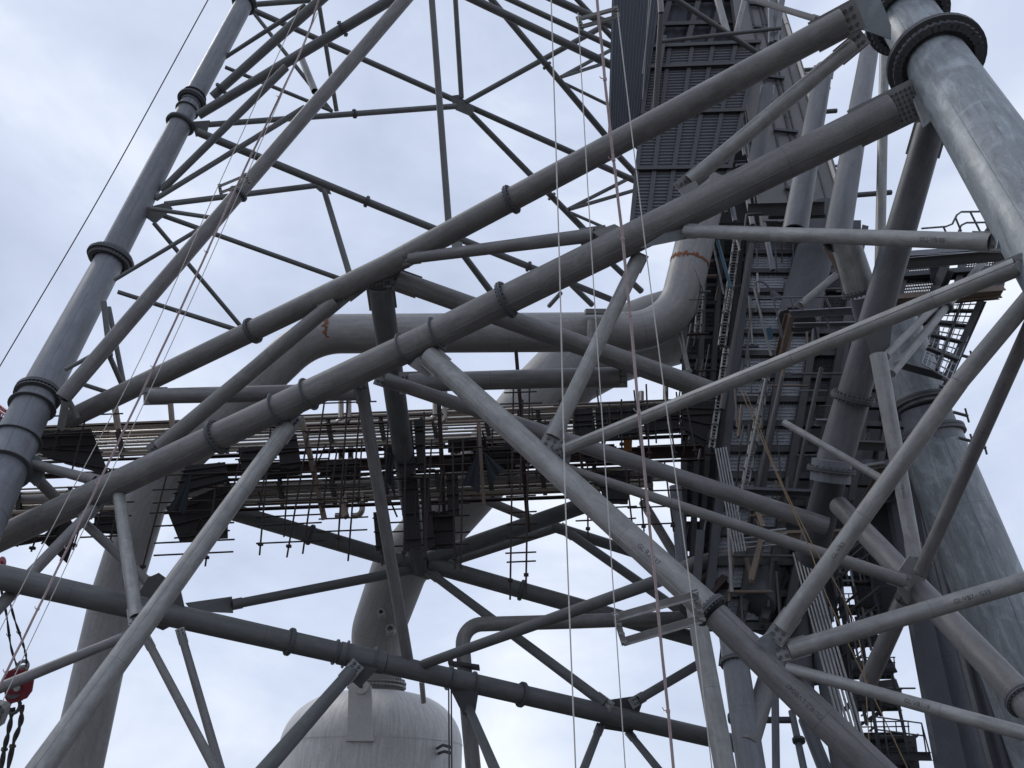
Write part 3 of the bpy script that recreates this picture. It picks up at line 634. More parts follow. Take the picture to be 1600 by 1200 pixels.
# ================================================================== SCAFFOLDS hung on the rack
SG = 'scaffold bays hanging from the pipe rack'
def scaffold(label, x0, x1, ytop, ybot, d, decks=(), tubes=6, seed=1, extra=()):
    rnd = random.Random(seed); root = thing('hanging_scaffold', label, 'scaffold', P((x0 + x1) / 2, ybot, d), SG)
    tr = .045; poles = []; tubes = max(3, int(tubes * .62))
    for k in range(tubes):
        x = x0 + (x1 - x0) * (k + .5) / tubes + rnd.uniform(-2, 2); dd = d + rnd.uniform(-1.2, 1.2)
        y_ = ytop + (ybot - ytop) * rnd.uniform(0, .55) if k % 2 and k < tubes - 1 else ytop + rnd.uniform(-10, 10)
        a = P(x, y_, dd); L_ = (ybot - y_) * dd / F / math.cos(PITCH) * (rnd.uniform(.35, .8) if k % 2 and k < tubes - 1 else rnd.uniform(.9, 1.02))
        lean = Vector((rnd.uniform(-.07, .07), 0, 0)) * L_
        b = a + Vector((0, 0, -L_)) + lean; poles.append((a, b))
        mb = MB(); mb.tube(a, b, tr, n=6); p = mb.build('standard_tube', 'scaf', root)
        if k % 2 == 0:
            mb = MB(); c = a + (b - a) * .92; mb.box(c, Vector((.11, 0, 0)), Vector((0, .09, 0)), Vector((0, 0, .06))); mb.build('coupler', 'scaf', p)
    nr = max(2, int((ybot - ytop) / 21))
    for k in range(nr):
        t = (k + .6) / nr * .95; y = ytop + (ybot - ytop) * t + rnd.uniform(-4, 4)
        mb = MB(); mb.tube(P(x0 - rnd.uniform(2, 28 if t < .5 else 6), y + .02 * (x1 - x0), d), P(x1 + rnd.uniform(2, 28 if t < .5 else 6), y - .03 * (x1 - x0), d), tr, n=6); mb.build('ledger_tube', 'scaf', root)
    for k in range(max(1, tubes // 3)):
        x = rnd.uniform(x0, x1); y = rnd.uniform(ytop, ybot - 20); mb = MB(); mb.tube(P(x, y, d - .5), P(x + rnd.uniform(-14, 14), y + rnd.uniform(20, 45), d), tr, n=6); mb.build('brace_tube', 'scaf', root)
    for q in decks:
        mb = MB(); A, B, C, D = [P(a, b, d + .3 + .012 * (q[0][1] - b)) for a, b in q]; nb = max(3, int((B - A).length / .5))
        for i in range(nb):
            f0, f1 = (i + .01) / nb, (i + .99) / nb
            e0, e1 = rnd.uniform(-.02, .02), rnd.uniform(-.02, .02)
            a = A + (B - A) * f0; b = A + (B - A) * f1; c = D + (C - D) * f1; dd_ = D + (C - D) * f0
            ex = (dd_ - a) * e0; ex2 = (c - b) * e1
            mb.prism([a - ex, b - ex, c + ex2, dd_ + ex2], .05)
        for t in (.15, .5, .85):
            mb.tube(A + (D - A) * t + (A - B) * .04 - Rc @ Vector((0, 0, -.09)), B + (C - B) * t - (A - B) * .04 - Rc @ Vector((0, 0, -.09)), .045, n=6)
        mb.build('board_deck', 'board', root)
    return root
scaffold('scaffold bay with a broad sloping board deck beside the far tower leg', 20, 165, 640, 740, 40, [[(16, 677), (142, 670), (172, 744), (76, 717)]], 6, 11)
scaffold('ragged low scaffold platform under the left end of the big lower diagonal', 10, 85, 800, 858, 37, [[(8, 846), (84, 832), (90, 842), (10, 856)], [(62, 842), (105, 800), (120, 832), (104, 880)]], 6, 12)
scaffold('small dark deck bay right behind the short pale strut, left of the wide deck', 130, 200, 770, 850, 39, [[(148, 803), (190, 795), (191, 835), (146, 833)]], 5, 13)
scaffold('large dark scaffold deck sloping down behind the long pale diagonal, left part of the rack', 245, 362, 730, 878, 39, [[(259, 793), (356, 757), (356, 843), (281, 847)], [(290, 728), (352, 722), (358, 752), (272, 778)]], 6, 14)
scaffold('bay with a narrow upright board strip beside the pale gusset strut', 405, 500, 665, 862, 41, [[(433, 682), (463, 678), (471, 729), (438, 733)]], 5, 15)
scaffold('open tube bay of crossed poles just left of the thin vertical tube', 500, 570, 620, 850, 41, [], 8, 16)
scaffold('tall bay with stacked double board strips where the dark upright meets the rack', 600, 668, 640, 872, 41, [[(613, 656), (643, 655), (650, 735), (625, 738)], [(646, 655), (661, 653), (667, 735), (653, 737)], [(627, 748), (652, 746), (658, 858), (632, 860)], [(656, 746), (670, 745), (680, 855), (662, 858)], [(583, 800), (606, 798), (612, 862), (588, 862)]], 9, 17)
scaffold('bay with dark board strips left of the hanging tarpaulins', 668, 730, 690, 868, 41, [[(697, 740), (715, 738), (718, 805), (700, 806)], [(666, 800), (708, 797), (712, 858), (670, 860)]], 7, 18)
scaffold('slim bunch of long poles around the rust red post, reaching lowest', 795, 835, 600, 905, 41.5, [], 6, 19)
scaffold('dense bay of board panels behind the galvanised strut, right of the rust red post', 885, 1000, 618, 700, 42, [[(894, 640), (925, 638), (925, 690), (900, 692)], [(930, 638), (1000, 634), (1002, 682), (932, 690)]], 11, 20)
scaffold('lower bay with tilted boards under the crossing of the pale struts', 905, 990, 700, 830, 42, [[(928, 733), (986, 735), (981, 787), (945, 787)], [(905, 696), (960, 694), (965, 722), (915, 724)]], 6, 21)
scaffold('bay of boards and poles between the ropes and the dark furnace structure', 1000, 1110, 610, 710, 43, [[(1005, 633), (1060, 630), (1062, 676), (1008, 680)], [(1064, 630), (1120, 628), (1100, 700), (1070, 676)]], 12, 22)
scaffold('short bay hanging over open sky beside the pink rope', 985, 1050, 730, 830, 42, [], 6, 23)
scaffold('shallow deck bay just under the end of the galvanised tube, behind the large diagonal', 372, 430, 700, 790, 42, [[(372, 700), (420, 697), (424, 735), (378, 740)]], 4, 31)
scaffold('thin deck bay between the pale hanger and the thin vertical tube', 508, 575, 690, 790, 43, [[(512, 722), (560, 720), (564, 748), (518, 750)]], 5, 32)
scaffold('dark boards and netting directly behind the upper end of the near diagonal', 735, 800, 655, 760, 43, [[(738, 700), (800, 697), (806, 728), (742, 730)]], 5, 33)
scaffold('mid bay of boards between the rust red post and the galvanised strut', 820, 885, 630, 740, 43, [[(826, 700), (880, 697), (884, 724), (830, 728)]], 6, 34)
for i_, (xa, xb, ya, yb) in enumerate(((395, 470, 733, 724), (500, 560, 727, 718), (690, 735, 722, 716), (830, 890, 712, 706), (600, 640, 700, 694), (700, 760, 690, 684))):
    mb = MB()
    for j in range(4):
        a_, b_ = P(xa, ya + j * 5, 44.5 + j * .1), P(xb, yb + j * 5, 44.5 + j * .1); mb.beam(a_, b_, .2, .05, Rc @ Vector((0, 0, 1)))
    mb.build('walkway_board', 'board', PB)
mb = MB(); mb.prism([P(974, 682, 42.9), P(988, 681, 42.9), P(987, 705, 42.9), P(975, 705, 42.9)], .06); tag(mb.build('orange_board', 'orange'), 'small orange brown board among the dark boards right of centre', 'board')
def cloth(pts, label):
    A = [P(*p) for p in pts]; mb = MB(); n = 8; rows = []; rnd = random.Random(3)
    for i in range(n + 1):
        l_ = A[0] + (A[1] - A[0]) * i / n; r_ = A[0] + (A[2] - A[0]) * i / n; row = []
        for j in range(n + 1): row.append(l_ + (r_ - l_) * j / n + Vector((0, math.sin(j * 1.9) * .12 * i / n, 0)) + Vector((0, 0, -.1 * math.sin(j / n * math.pi * 3) * i / n)))
        rows.append(row)
    vs = [v for r_ in rows for v in r_]; fs = [[i * (n + 1) + j, i * (n + 1) + j + 1, (i + 1) * (n + 1) + j + 1, (i + 1) * (n + 1) + j] for i in range(n) for j in range(n)]
    m2 = len(vs); vs2 = [v + Vector((0, .02, 0)) for v in vs]
    mb.add(vs + vs2, fs + [[q + m2 for q in f][::-1] for f in fs], True); tag(mb.build('tarpaulin', 'cloth'), label, 'tarpaulin', 'tarpaulins hung on the rack')
cloth([(748, 705, 40.5), (721, 755, 40), (750, 768, 40)], 'black tarpaulin hanging to the left of the thin hanger at mid picture')
cloth([(755, 705, 40.5), (766, 756, 40), (788, 732, 40)], 'black tarpaulin hanging to the right of the thin hanger at mid picture')
cloth([(300, 735, 38.5), (262, 795, 38), (290, 800, 38)], 'black tarpaulin hanging over the large dark deck under the big lower diagonal')
cloth([(612, 700, 40.5), (600, 745, 40.2), (618, 775, 40)], 'dark net hanging from the double board strips beside the thin vertical tube')

# ================================================================== INCLINED GALLERY (upper right, corrugated underside)
def quadpt(q, u, v):
    A, B, C, D = q; return (A * (1 - u) + B * u) * (1 - v) + (D * (1 - u) + C * u) * v
def corrugated(root, q, n, amp, name='corrugated_sheet', mat='dark', along='v'):
    mb = MB(); vs = []; A, B, C, D = q; nr = (B - A).cross(D - A).normalized()
    if nr.dot(CAM - A) < 0: nr = -nr
    prof = [0, 0, 1, 1]
    for k in range(n * 4 + 1):
        t = k / (n * 4.0); h = prof[k % 4] * amp
        a, b = (quadpt(q, 0, t), quadpt(q, 1, t)) if along == 'v' else (quadpt(q, t, 0), quadpt(q, t, 1))
        vs += [a + nr * h, b + nr * h]
    m_ = len(vs); fs = [[2 * k, 2 * k + 1, 2 * k + 3, 2 * k + 2] for k in range(n * 4)]
    mb.add(vs, fs); mb.add([v - nr * .06 for v in vs], fs)
    return mb.build(name, mat, root)
def qbeam(root, q, u0, v0, u1, v1, w_, h, off=.25, mat='dark', name='beam', i=True):
    A, B, C, D = q; nr = (B - A).cross(D - A).normalized()
    if nr.dot(CAM - A) < 0: nr = -nr
    a, b = quadpt(q, u0, v0) + nr * off, quadpt(q, u1, v1) + nr * off
    mb = MB(); (mb.ibeam if i else mb.beam)(a, b, w_, h, nr); return mb.build(name, mat, root)
M['corr'] = steel('corrugated_cladding', (.13, .134, .148), .25, .6, .1, 1, .2)
M['darkblue'] = steel('dark_blue_cladding', (.066, .072, .088), .3, .7, .1, 1, .2)
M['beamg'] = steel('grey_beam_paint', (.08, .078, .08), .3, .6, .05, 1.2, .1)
def grating(root, q, u0, u1, v0, v1, nu, nv, mat='grate', sheet=True):
    A, B, C, D = q; nr = (B - A).cross(D - A).normalized()
    if nr.dot(CAM - A) < 0: nr = -nr
    mb = MB()
    if sheet: mb.prism([quadpt(q, u0, v0), quadpt(q, u1, v0), quadpt(q, u1, v1), quadpt(q, u0, v1)], .05)
    for i in range(nu + 1):
        u = u0 + (u1 - u0) * i / nu; mb.beam(quadpt(q, u, v0) + nr * .06, quadpt(q, u, v1) + nr * .06, .035, .06, nr)
    for j in range(nv + 1):
        v = v0 + (v1 - v0) * j / nv; mb.beam(quadpt(q, u0, v) + nr * .065, quadpt(q, u1, v) + nr * .065, .035, .05, nr)
    return mb.build('grating_panel', mat, root)
Q1 = [P(1010, 78, 56), P(1188, 70, 56), P(1122, 352, 49), P(984, 352, 49)]
GAL = thing('inclined_gallery', 'covered gallery rising out at the top, its dark ribbed underside crossed by beams', 'gallery', P(1050, 350, 49))
corrugated(GAL, Q1, 58, .085, mat='corr')
for v in (.0, .13, .41, .72, 1.0): qbeam(GAL, Q1, .0, v, 1.0, v, .3, .3, .2, 'beamg')
for u in (.02, .20, .40, .58, .78, .98): qbeam(GAL, Q1, u, 0, u, 1, .28, .14, .13, 'dark')
qbeam(GAL, Q1, .14, -.03, .10, .5, .3, .4, .6, 'beamg')
Q2 = [P(957, -30, 58), P(1034, -30, 58), P(1001, 235, 52), P(950, 215, 52)]
corrugated(GAL, Q2, 14, .08, 'side_cladding', 'darkblue', 'u')
Q3 = [P(1034, -30, 60), P(1210, -30, 62), P(1190, 72, 60), P(1012, 80, 58)]
corrugated(GAL, Q3, 10, .08, 'side_cladding', 'darkblue', 'u')
for u, m in ((.1, 'dark'), (.35, 'beamg'), (.55, 'dark')): qbeam(GAL, Q3, u, 0, u - .04, 1, .4, .4, .4, m)
for v in (.35, .7): qbeam(GAL, Q3, 0, v, .9, v, .3, .3, .5, 'beamg')
def rod(root, a, b, wpx, mat='galv', name='strut', n=12, hollow=None):
    A, B = P(*a), P(*b); mb = MB(); mb.tube(A, B, wpx * (a[2] + b[2]) / 2 / F / 2, n=n, hollow=hollow); return mb.build(name, mat, root)
rod(GAL, (1116, -20, 54), (1136, 52, 52), 11, 'galv'); rod(GAL, (1168, -20, 54), (1150, 52, 53), 8, 'galv')
rod(GAL, (1204, -10, 52), (1205, 68, 50), 9, 'far'); rod(GAL, (1224, -10, 52), (1211, 66, 50), 9, 'far')
rod(GAL, (1028, -20, 50), (1182, 82, 52), 8, 'lat'); rod(GAL, (1032, 65, 50), (1220, 44, 50), 6, 'lat')
rod(GAL, (1031, -12, 49), (1033, 20, 49), 9, 'galv', hollow=.8); rod(GAL, (1033, 22, 50), (1022, 205, 50), 9, 'beamg')
for k in range(2): rod(GAL, (1011 - 4 * k + 8, -12, 49), (1004, 115 + 40 * k, 49), 1.6, 'galv', 'cable', 6)

# ================================================================== FURNACE STRUCTURE
FB = thing('furnace_structure', 'dense dark furnace structure of platforms, gratings and big flanged columns, at the right', 'furnace', P(1440, 1200, 40) * 1.0)
FR = FB
def col(a, b, mat='far', ground=False, **k):
    o = member(FR, 'column', a, b, mat, n=48, **k)
    if ground:
        A, B = P(a[0], a[1], a[3]), P(b[0], b[1], b[3]); mb = MB(); mb.tube(B, to_ground(A, B), b[2] * b[3] / F / 2, n=48); mb.build('column', mat, FR)
    return o
# inclined shell girder with silver pipe on its edge
q = [P(1140, -20, 60), P(1212, -20, 60), P(1330, 350, 50), P(1190, 350, 50)]
mb = MB(); mb.prism(q, .6); mb.build('inclined_shell', 'tube', FR)
rod_ = MB(); rod_.tube(P(1292, 330, 46), P(1244, 500, 42), 1.0, n=40); rod_.build('column', 'dark', FR)
for u, wd, m in ((.97, 7, 'silver'), (.55, 5, 'beamg'), (.62, 3, 'dark'), (.36, 4, 'dark'), (.80, 3, 'lat')):
    a, b = quadpt(q, u, 0), quadpt(q, u, 1); sh = (CAM - a).normalized() * .55
    mb = MB(); mb.tube(a + sh, b + sh, wd * 54 / F / 2, n=12)
    L_ = (b - a).length
    for k in range(int(L_ / 3)): c = a + sh + (b - a).normalized() * (3 * k + 1); mb.tube(c, c + (b - a).normalized() * .12, wd * 54 / F / 2 * 1.25, n=12)
    mb.build('edge_pipe', m, FR)
for v in [k / 9 for k in range(10)]: qbeam(FR, q, .3, v, .62, v + .01, .2, .2, .5, 'dark', 'rung')
# dark levels filling the depth of the structure
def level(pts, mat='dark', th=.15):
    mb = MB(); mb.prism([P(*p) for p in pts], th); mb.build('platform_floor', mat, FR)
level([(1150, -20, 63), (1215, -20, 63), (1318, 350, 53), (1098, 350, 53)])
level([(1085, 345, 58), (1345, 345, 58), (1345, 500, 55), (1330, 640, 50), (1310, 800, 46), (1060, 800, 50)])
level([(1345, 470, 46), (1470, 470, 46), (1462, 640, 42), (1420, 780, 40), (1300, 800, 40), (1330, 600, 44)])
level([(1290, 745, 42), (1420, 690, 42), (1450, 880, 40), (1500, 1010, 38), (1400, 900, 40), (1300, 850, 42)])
QN = [P(1335, 480, 44), P(1455, 480, 44), P(1400, 790, 38), P(1290, 790, 38)]
rz = random.Random(21)
for k in range(11):
    v = k / 11; qbeam(FR, QN, 0, v, 1, v + .01, .3, .3, .3, rz.choice(['beamg', 'dark', 'far']))
    if k % 2: grating(FR, QN, .05, .45, v + .02, v + .07, 8, 4, 'grate')
    else: grating(FR, QN, .55, .95, v + .02, v + .07, 8, 4, 'dark')
for u in (.02, .3, .62, .98): qbeam(FR, QN, u, 0, u, 1, .3, .35, .5, 'beamg')
QU = [P(1135, 60, 58), P(1232, 110, 57), P(1290, 345, 50), P(1105, 345, 50)]
for k in range(85):
    u = rz.uniform(.1, .98); v = rz.uniform(0, .95); a = quadpt(QU, u, v); mb = MB(); L_ = rz.uniform(1, 5); t_ = (P(1290, 345, 50) - P(1232, 110, 57)).normalized() if rz.random() < .6 else Vector((1, 0, .1))
    mb.tube(a, a + t_ * L_, rz.uniform(.05, .17), n=8); mb.build('pipe_length', rz.choice(['beamg', 'dark', 'galv', 'far', 'lat']), FR)
# big columns, right
col((1400, 510, 70, 38), (1445, 640, 80, 36), mat='leg', flanges=[(1442, 632, 1.18)], nb=0)
col((1445, 640, 72, 36), (1462, 692, 78, 35.5))
col((1450, 676, 92, 36), (1652, 1190, 126, 30), mat='leg', ground=True, flanges=[(1453, 682, 1.13)], nb=0, seam=-.3)
col((1400, 700, 70, 44), (1545, 1260, 92, 36), mat='far', ground=True, seam=.3)
q4 = [P(1372, 700, 42), P(1392, 700, 42), P(1520, 1260, 34), P(1475, 1260, 34)]
mb = MB(); mb.prism(q4, .5); mb.build('guide_girder', 'far', FR)
q5 = [P(1412, 690, 40), P(1452, 690, 40), P(1640, 1260, 32), P(1560, 1260, 32)]
mb = MB(); mb.prism(q5, .3); mb.build('guide_girder', 'far', FR)
for u, m in ((.05, 'galv'), (.3, 'dark'), (.55, 'dark'), (.72, 'galv'), (.95, 'galv')):
    a, b = quadpt(q5, u, 0), quadpt(q5, u, 1); sh = (CAM - a).normalized() * .3; mb = MB(); mb.beam(a + sh, b + sh, .16, .16); mb.build('guide_rail', m, FR)
for k in range(7):
    v = .15 + k * .12; qbeam(FR, q5, .72, v, .93, v + .03, .22, .1, .35, 'galv', 'rail_clip', False)
# panel quad : platform undersides (gratings) between the main raking beams
QP = [P(1172, 372, 52), P(1345, 372, 52), P(1222, 985, 38), P(1098, 985, 38)]
mb = MB(); ng = 15
bm = MB()
vv = 0
rows = []
for k in range(16):
    v0 = k / 16; v1 = (k + .68) / 16; rows.append((v0, v1))
for k, (v0, v1) in enumerate(rows):
    grating(FR, QP, .02, .40, v0, v1, 9, 5); grating(FR, QP, .47, .70, v0, v1, 6, 5)
    if k < 9: grating(FR, QP, .74, .97, v0, v1, 9, 9, 'dark', k % 3 == 0)
    qbeam(FR, QP, -.0, v1 + .016, 1.0, v1 + .016, .35, .3, .2, 'beamg' if k % 2 else 'dark')
for u in (0, .435, .72, 1.0): qbeam(FR, QP, u, -.02, u, 1.0, .4, .4, .45, 'beamg' if u else 'dark')
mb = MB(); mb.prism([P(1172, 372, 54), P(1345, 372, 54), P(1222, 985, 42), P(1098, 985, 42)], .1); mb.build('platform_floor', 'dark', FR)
# left dark structure behind the downpipes: layered platforms
QL = [P(1068, 372, 56), P(1172, 372, 56), P(1098, 985, 44), P(1062, 985, 44)]
for k in range(13):
    v0 = k / 13
    if k in (7,): continue
    grating(FR, QL, .05, .95, v0, v0 + .05, 8, 4, 'dark'); qbeam(FR, QL, -.05, v0 + .06, 1.0, v0 + .06, .3, .55, .3, 'dark')
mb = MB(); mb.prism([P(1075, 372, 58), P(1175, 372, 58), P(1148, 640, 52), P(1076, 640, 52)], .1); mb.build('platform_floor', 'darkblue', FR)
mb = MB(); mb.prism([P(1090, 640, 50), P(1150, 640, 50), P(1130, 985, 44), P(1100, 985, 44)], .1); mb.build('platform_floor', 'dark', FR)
for u in (.0, .3, .55, .85): qbeam(FR, QL, u, 0, u, 1, .3, .4, .8, 'beamg')
rr_ = random.Random(5)
for k in range(46):
    x = rr_.uniform(1062, 1150); y = rr_.uniform(390, 930); d = rr_.uniform(43, 50); L_ = rr_.uniform(14, 60)
    if rr_.random() < .5: rod(FR, (x, y, d), (x - L_ * .18, y + L_, d - 1), rr_.uniform(1.5, 4), rr_.choice(['dark', 'beamg', 'galv', 'scaf']), 'pipe_length', 8)
    else: rod(FR, (x, y, d), (x + L_, y - L_ * .05, d), rr_.uniform(1.5, 5), rr_.choice(['dark', 'beamg', 'rustbeam', 'scaf', 'oxide']), 'pipe_length', 8)
for k in range(60):
    u = rr_.uniform(.02, .98); v = rr_.uniform(0, .95); a = quadpt(QP, u, v); a = a + (CAM - a).normalized() * rr_.uniform(.9, 2.2); mb = MB(); L_ = rr_.uniform(.8, 4)
    dr = rr_.choice([Vector((1, 0, 0)), (QP[3] - QP[0]).normalized(), Vector((.2, .1, 1)).normalized(), (QP[2] - QP[0]).normalized()])
    mb.tube(a, a + dr * L_, rr_.uniform(.03, .09), n=8); mb.build('pipe_length', rr_.choice(['beamg', 'dark', 'galv', 'oxide', 'scaf', 'lat']), FR)
# ladders (rails, rungs, hoops)
def ladder(a, b, wpx, n, name='caged_ladder'):
    A, B = P(*a), P(*b); ax = (B - A).normalized(); nn = view_normal(A, ax); sd = ax.cross(nn); W = wpx * a[2] / F / 2; mb = MB()
    for s_ in (-1, 1): mb.tube(A + sd * W * s_, B + sd * W * s_, .06, n=6)
    for k in range(n): c = A + (B - A) * (k + .5) / n; mb.tube(c - sd * W, c + sd * W, .035, n=5)
    for k in range(n // 4):
        c = A + (B - A) * (k + .5) / (n // 4)
        mb.path([c + sd * W * math.cos(t) * 1.3 + nn * W * 2.2 * math.sin(t) for t in [math.pi * j / 10 for j in range(11)]], .04, n=5)
    mb.build(name, 'galv', FR)
ladder((1152, 372, 50), (1128, 540, 46), 9, 36); ladder((1197, 590, 45), (1158, 790, 40), 9, 40); ladder((1103, 372, 50), (1090, 520, 48), 8, 30)
ladder((1135, 545, 45), (1112, 700, 42), 7, 30)
for a, b, wd, m in (((1113, 375, 48), (1131, 460, 47), 3, 'galv'), ((1121, 375, 48), (1142, 450, 47), 5, 'blue'), ((1151, 375, 48), (1156, 392, 47), 3, 'galv'),
                    ((1178, 450, 44), (1205, 556, 43), 4, 'galv'), ((1056, 488, 46), (1076, 580, 45), 7, 'galv'), ((1196, 592, 43), (1152, 800, 39), 3.5, 'galv'),
                    ((1100, 455, 45), (1086, 420, 45), 3, 'galv'), ((1208, 640, 43), (1168, 830, 40), 6, 'beamg'), ((1175, 382, 46), (1128, 640, 42), 9, 'beamg'), ((1222, 590, 43), (1176, 800, 40), 7, 'beamg'),
                    ((1283, 575, 43), (1236, 790, 40), 7, 'beamg'), ((1240, 500, 44), (1222, 590, 43), 6, 'oxide')):
    rod(FR, a, b, wd, m, 'pipe_length')
mb = MB(); mb.tube(P(1073, 578, 45), P(1074, 583, 45), .28, n=16); mb.build('pipe_collar', 'galv', FR)
# gooseneck lamp
mb = MB(); mb.path(curve_pts([(1178, 448, 44), (1183, 440, 44), (1195, 443, 44), (1208, 458, 44)], 5), .055, n=8); mb.tube(P(1206, 456, 44), P(1216, 468, 44), .13, .26, n=14); mb.build('gooseneck_lamp', 'far', FR)
mb = MB(); mb.prism([P(1197, 513, 43.6), P(1205, 511, 43.6), P(1208, 530, 43.6), P(1199, 532, 43.6)], .05); mb.build('blue_sheet', 'blue', FR)
# I-beams and brackets of the mid platform
for (a, b, w_, h, m) in (((1168, 328, 40), (1288, 325, 40), .35, .62, 'beamg'), ((1200, 340, 41), (1290, 338, 41), .3, .2, 'dark'), ((1180, 372, 44), (1345, 366, 42), .3, .45, 'dark'),
                         ((1234, 491, 36), (1342, 485, 36), .3, .33, 'far'), ((1240, 508, 37), (1340, 506, 37), .25, .2, 'far'), ((1234, 492, 36), (1215, 570, 37), .3, .35, 'oxide'),
                         ((1410, 412, 32), (1580, 398, 32), .3, .45, 'beamg'), ((1398, 402, 33), (1560, 394, 33), .3, .12, 'far'), ((1406, 476, 34), (1560, 462, 33), .3, .30, 'oxide'), ((1536, 467, 34), (1477, 598, 32), .25, .33, 'dark'),
                         ((1480, 420, 33), (1445, 500, 33), .4, .4, 'dark'), ((1400, 568, 34), (1480, 590, 33), .3, .3, 'dark'), ((1450, 540, 33), (1490, 555, 33), .1, .12, 'oxide'),
                         ((1330, 695, 36), (1382, 697, 36), .3, .4, 'beamg'), ((1275, 660, 38), (1300, 660, 38), .3, .3, 'far'), ((1350, 730, 36), (1382, 725, 36), .3, .2, 'galv'),
                         ((1382, 730, 36), (1345, 800, 37), .4, .4, 'oxide'), ((1284, 745, 33), (1262, 830, 34), .08, .25, 'oxide'),
                         ((1120, 765, 40), (1300, 772, 40), .4, .3, 'dark'), ((1210, 836, 39), (1330, 832, 39), .3, .3, 'oxide'), ((1180, 795, 40), (1192, 826, 38), .25, .3, 'oxide'), ((1165, 870, 39), (1174, 905, 38), .2, .2, 'oxide'), ((1190, 845, 38), (1174, 908, 37), .25, .35, 'oxide'),
                         ((1095, 830, 40), (1085, 960, 38), .4, .4, 'dark'), ((1100, 870, 40), (1180, 930, 40), .4, .4, 'dark'), ((1135, 905, 39), (1095, 950, 38), .4, .5, 'rustbeam')):
    mb = MB(); mb.ibeam(P(*a), P(*b), w_, h, Rc @ Vector((0, 1, .2))); mb.build('beam', m, FR)
rod(FR, (1250, 477, 34), (1306, 430, 35), 11, 'galv', 'open_pipe', 20, .78)
rod(FR, (1290, 385, 35), (1318, 430, 35), 11, 'oxide', 'pipe_length')
mb = MB(); mb.prism([P(1240, 477, 34), P(1252, 467, 34), P(1265, 476, 34), P(1254, 485, 34)], .05); mb.build('end_plate', 'galv', FR)
# handrails
def rail(polys, d, r=.035, mat='far', name='handrail'):
    mb = MB()
    for p in polys: mb.path([P(x, y, d) for x, y in p], r, n=6)
    return mb.build(name, mat, FR)
rail([[(1440, 357), (1478, 354), (1488, 350), (1495, 336), (1502, 331), (1570, 330)], [(1497, 364), (1502, 352), (1510, 348), (1562, 347)], [(1493, 340), (1502, 362)], [(1516, 331), (1533, 365)], [(1543, 330), (1563, 366)], [(1474, 354), (1478, 363)]], 31, .04)
rail([[(1208, 466), (1212, 466 - 1), (1342, 463)], [(1208, 466), (1222, 520)], [(1214, 500), (1218, 487), (1230, 483)], [(1290, 465), (1300, 488)], [(1235, 465), (1240, 482)], [(1290, 492), (1296, 515)], [(1335, 465), (1340, 485)], [(1214, 500), (1224, 530)]], 36, .045)
rail([[(1166, 335), (1163, 360)], [(1166, 335), (1190, 333)], [(1180, 325), (1178, 300), (1192, 296)]], 40, .04)
mb = MB(); mb.box(P(1552, 350, 31), Vector((.16, 0, 0)), Vector((0, .2, 0)), Vector((.0, 0, .3))); mb.box(P(1549, 360, 31), Vector((.25, 0, .05)), Vector((0, .15, 0)), Vector((.1, 0, .18))); mb.build('hoist_motor', 'dark', FR)
# right service platform, open grating you can see sky through
QR = [P(1400, 408, 35), P(1575, 396, 35), P(1560, 462, 33), P(1385, 476, 33)]
grating(FR, QR, .12, .44, .12, .95, 22, 12, 'dark', False); grating(FR, QR, .62, .9, .12, .95, 12, 12, 'dark', False)
for u in (.02, .1, .46, .6, .92, .99): qbeam(FR, QR, u, 0, u, 1, .25, .3, .1, 'beamg')
for v, m in ((.0, 'far'), (.5, 'dark'), (1.0, 'oxide')): qbeam(FR, QR, -.05, v, 1.02, v, .3, .42, .2, m)
mb = MB(); mb.prism([P(1452, 418, 33.5), P(1480, 414, 33.5), P(1474, 444, 33), P(1462, 450, 33), (P(1455, 438, 33))], .05); mb.build('cloth_patch', 'cloth', FR)
QS = [P(1470, 472, 35), P(1538, 467, 35), P(1484, 596, 31.5), P(1440, 570, 31.5)]
grating(FR, QS, 0, 1, 0, 1, 7, 12, 'grate', False)
for v in (.2, .4, .6, .8): qbeam(FR, QS, 0, v, 1, v, .12, .15, .15, 'dark')
qbeam(FR, QS, .5, 0, .5, 1, .12, .15, .15, 'dark')
for (x, y) in ((1500, 590), (1520, 560), (1490, 610), (1512, 650), (1520, 690), (1540, 700)):
    rod(FR, (x - 22, y - 6, 33), (x, y, 33), 5, 'dark', 'bracket_arm'); rod(FR, (x - 4, y - 12, 33), (x + 2, y + 10, 33), 3, 'dark', 'bracket_arm')
# silver clad pipe bundles
def bundle(a, b, n, wpx, name='clad_pipe_bundle'):
    A, B = P(*a), P(*b); ax = (B - A).normalized(); nn = view_normal(A, ax); sd = ax.cross(nn); mb = MB(); W = wpx * a[2] / F
    for k in range(n):
        o_ = sd * (k / (n - 1) - .5) * W; rr = W / n * .42
        mb.tube(A + o_, B + o_, rr, n=12); L_ = (B - A).length; t = random.random() * 2
        while t < L_: mb.tube(A + o_ + ax * t, A + o_ + ax * (t + .06), rr * 1.12, n=12); t += 2.2
    mb.build(name, 'alu', FR)
bundle((1126, 700, 40), (1156, 862, 37), 5, 16); bundle((1252, 862, 38), (1345, 1195, 30), 6, 24); bundle((1155, 846, 38), (1230, 838, 38), 4, 22)
# rusty elbow pipe of the lower level
mb = MB(); mb.path(curve_pts([(1050, 905, 40), (1075, 885, 40), (1110, 875, 40), (1185, 858, 40)], 6), .36, n=20); mb.build('elbow_pipe', 'brown', FR)
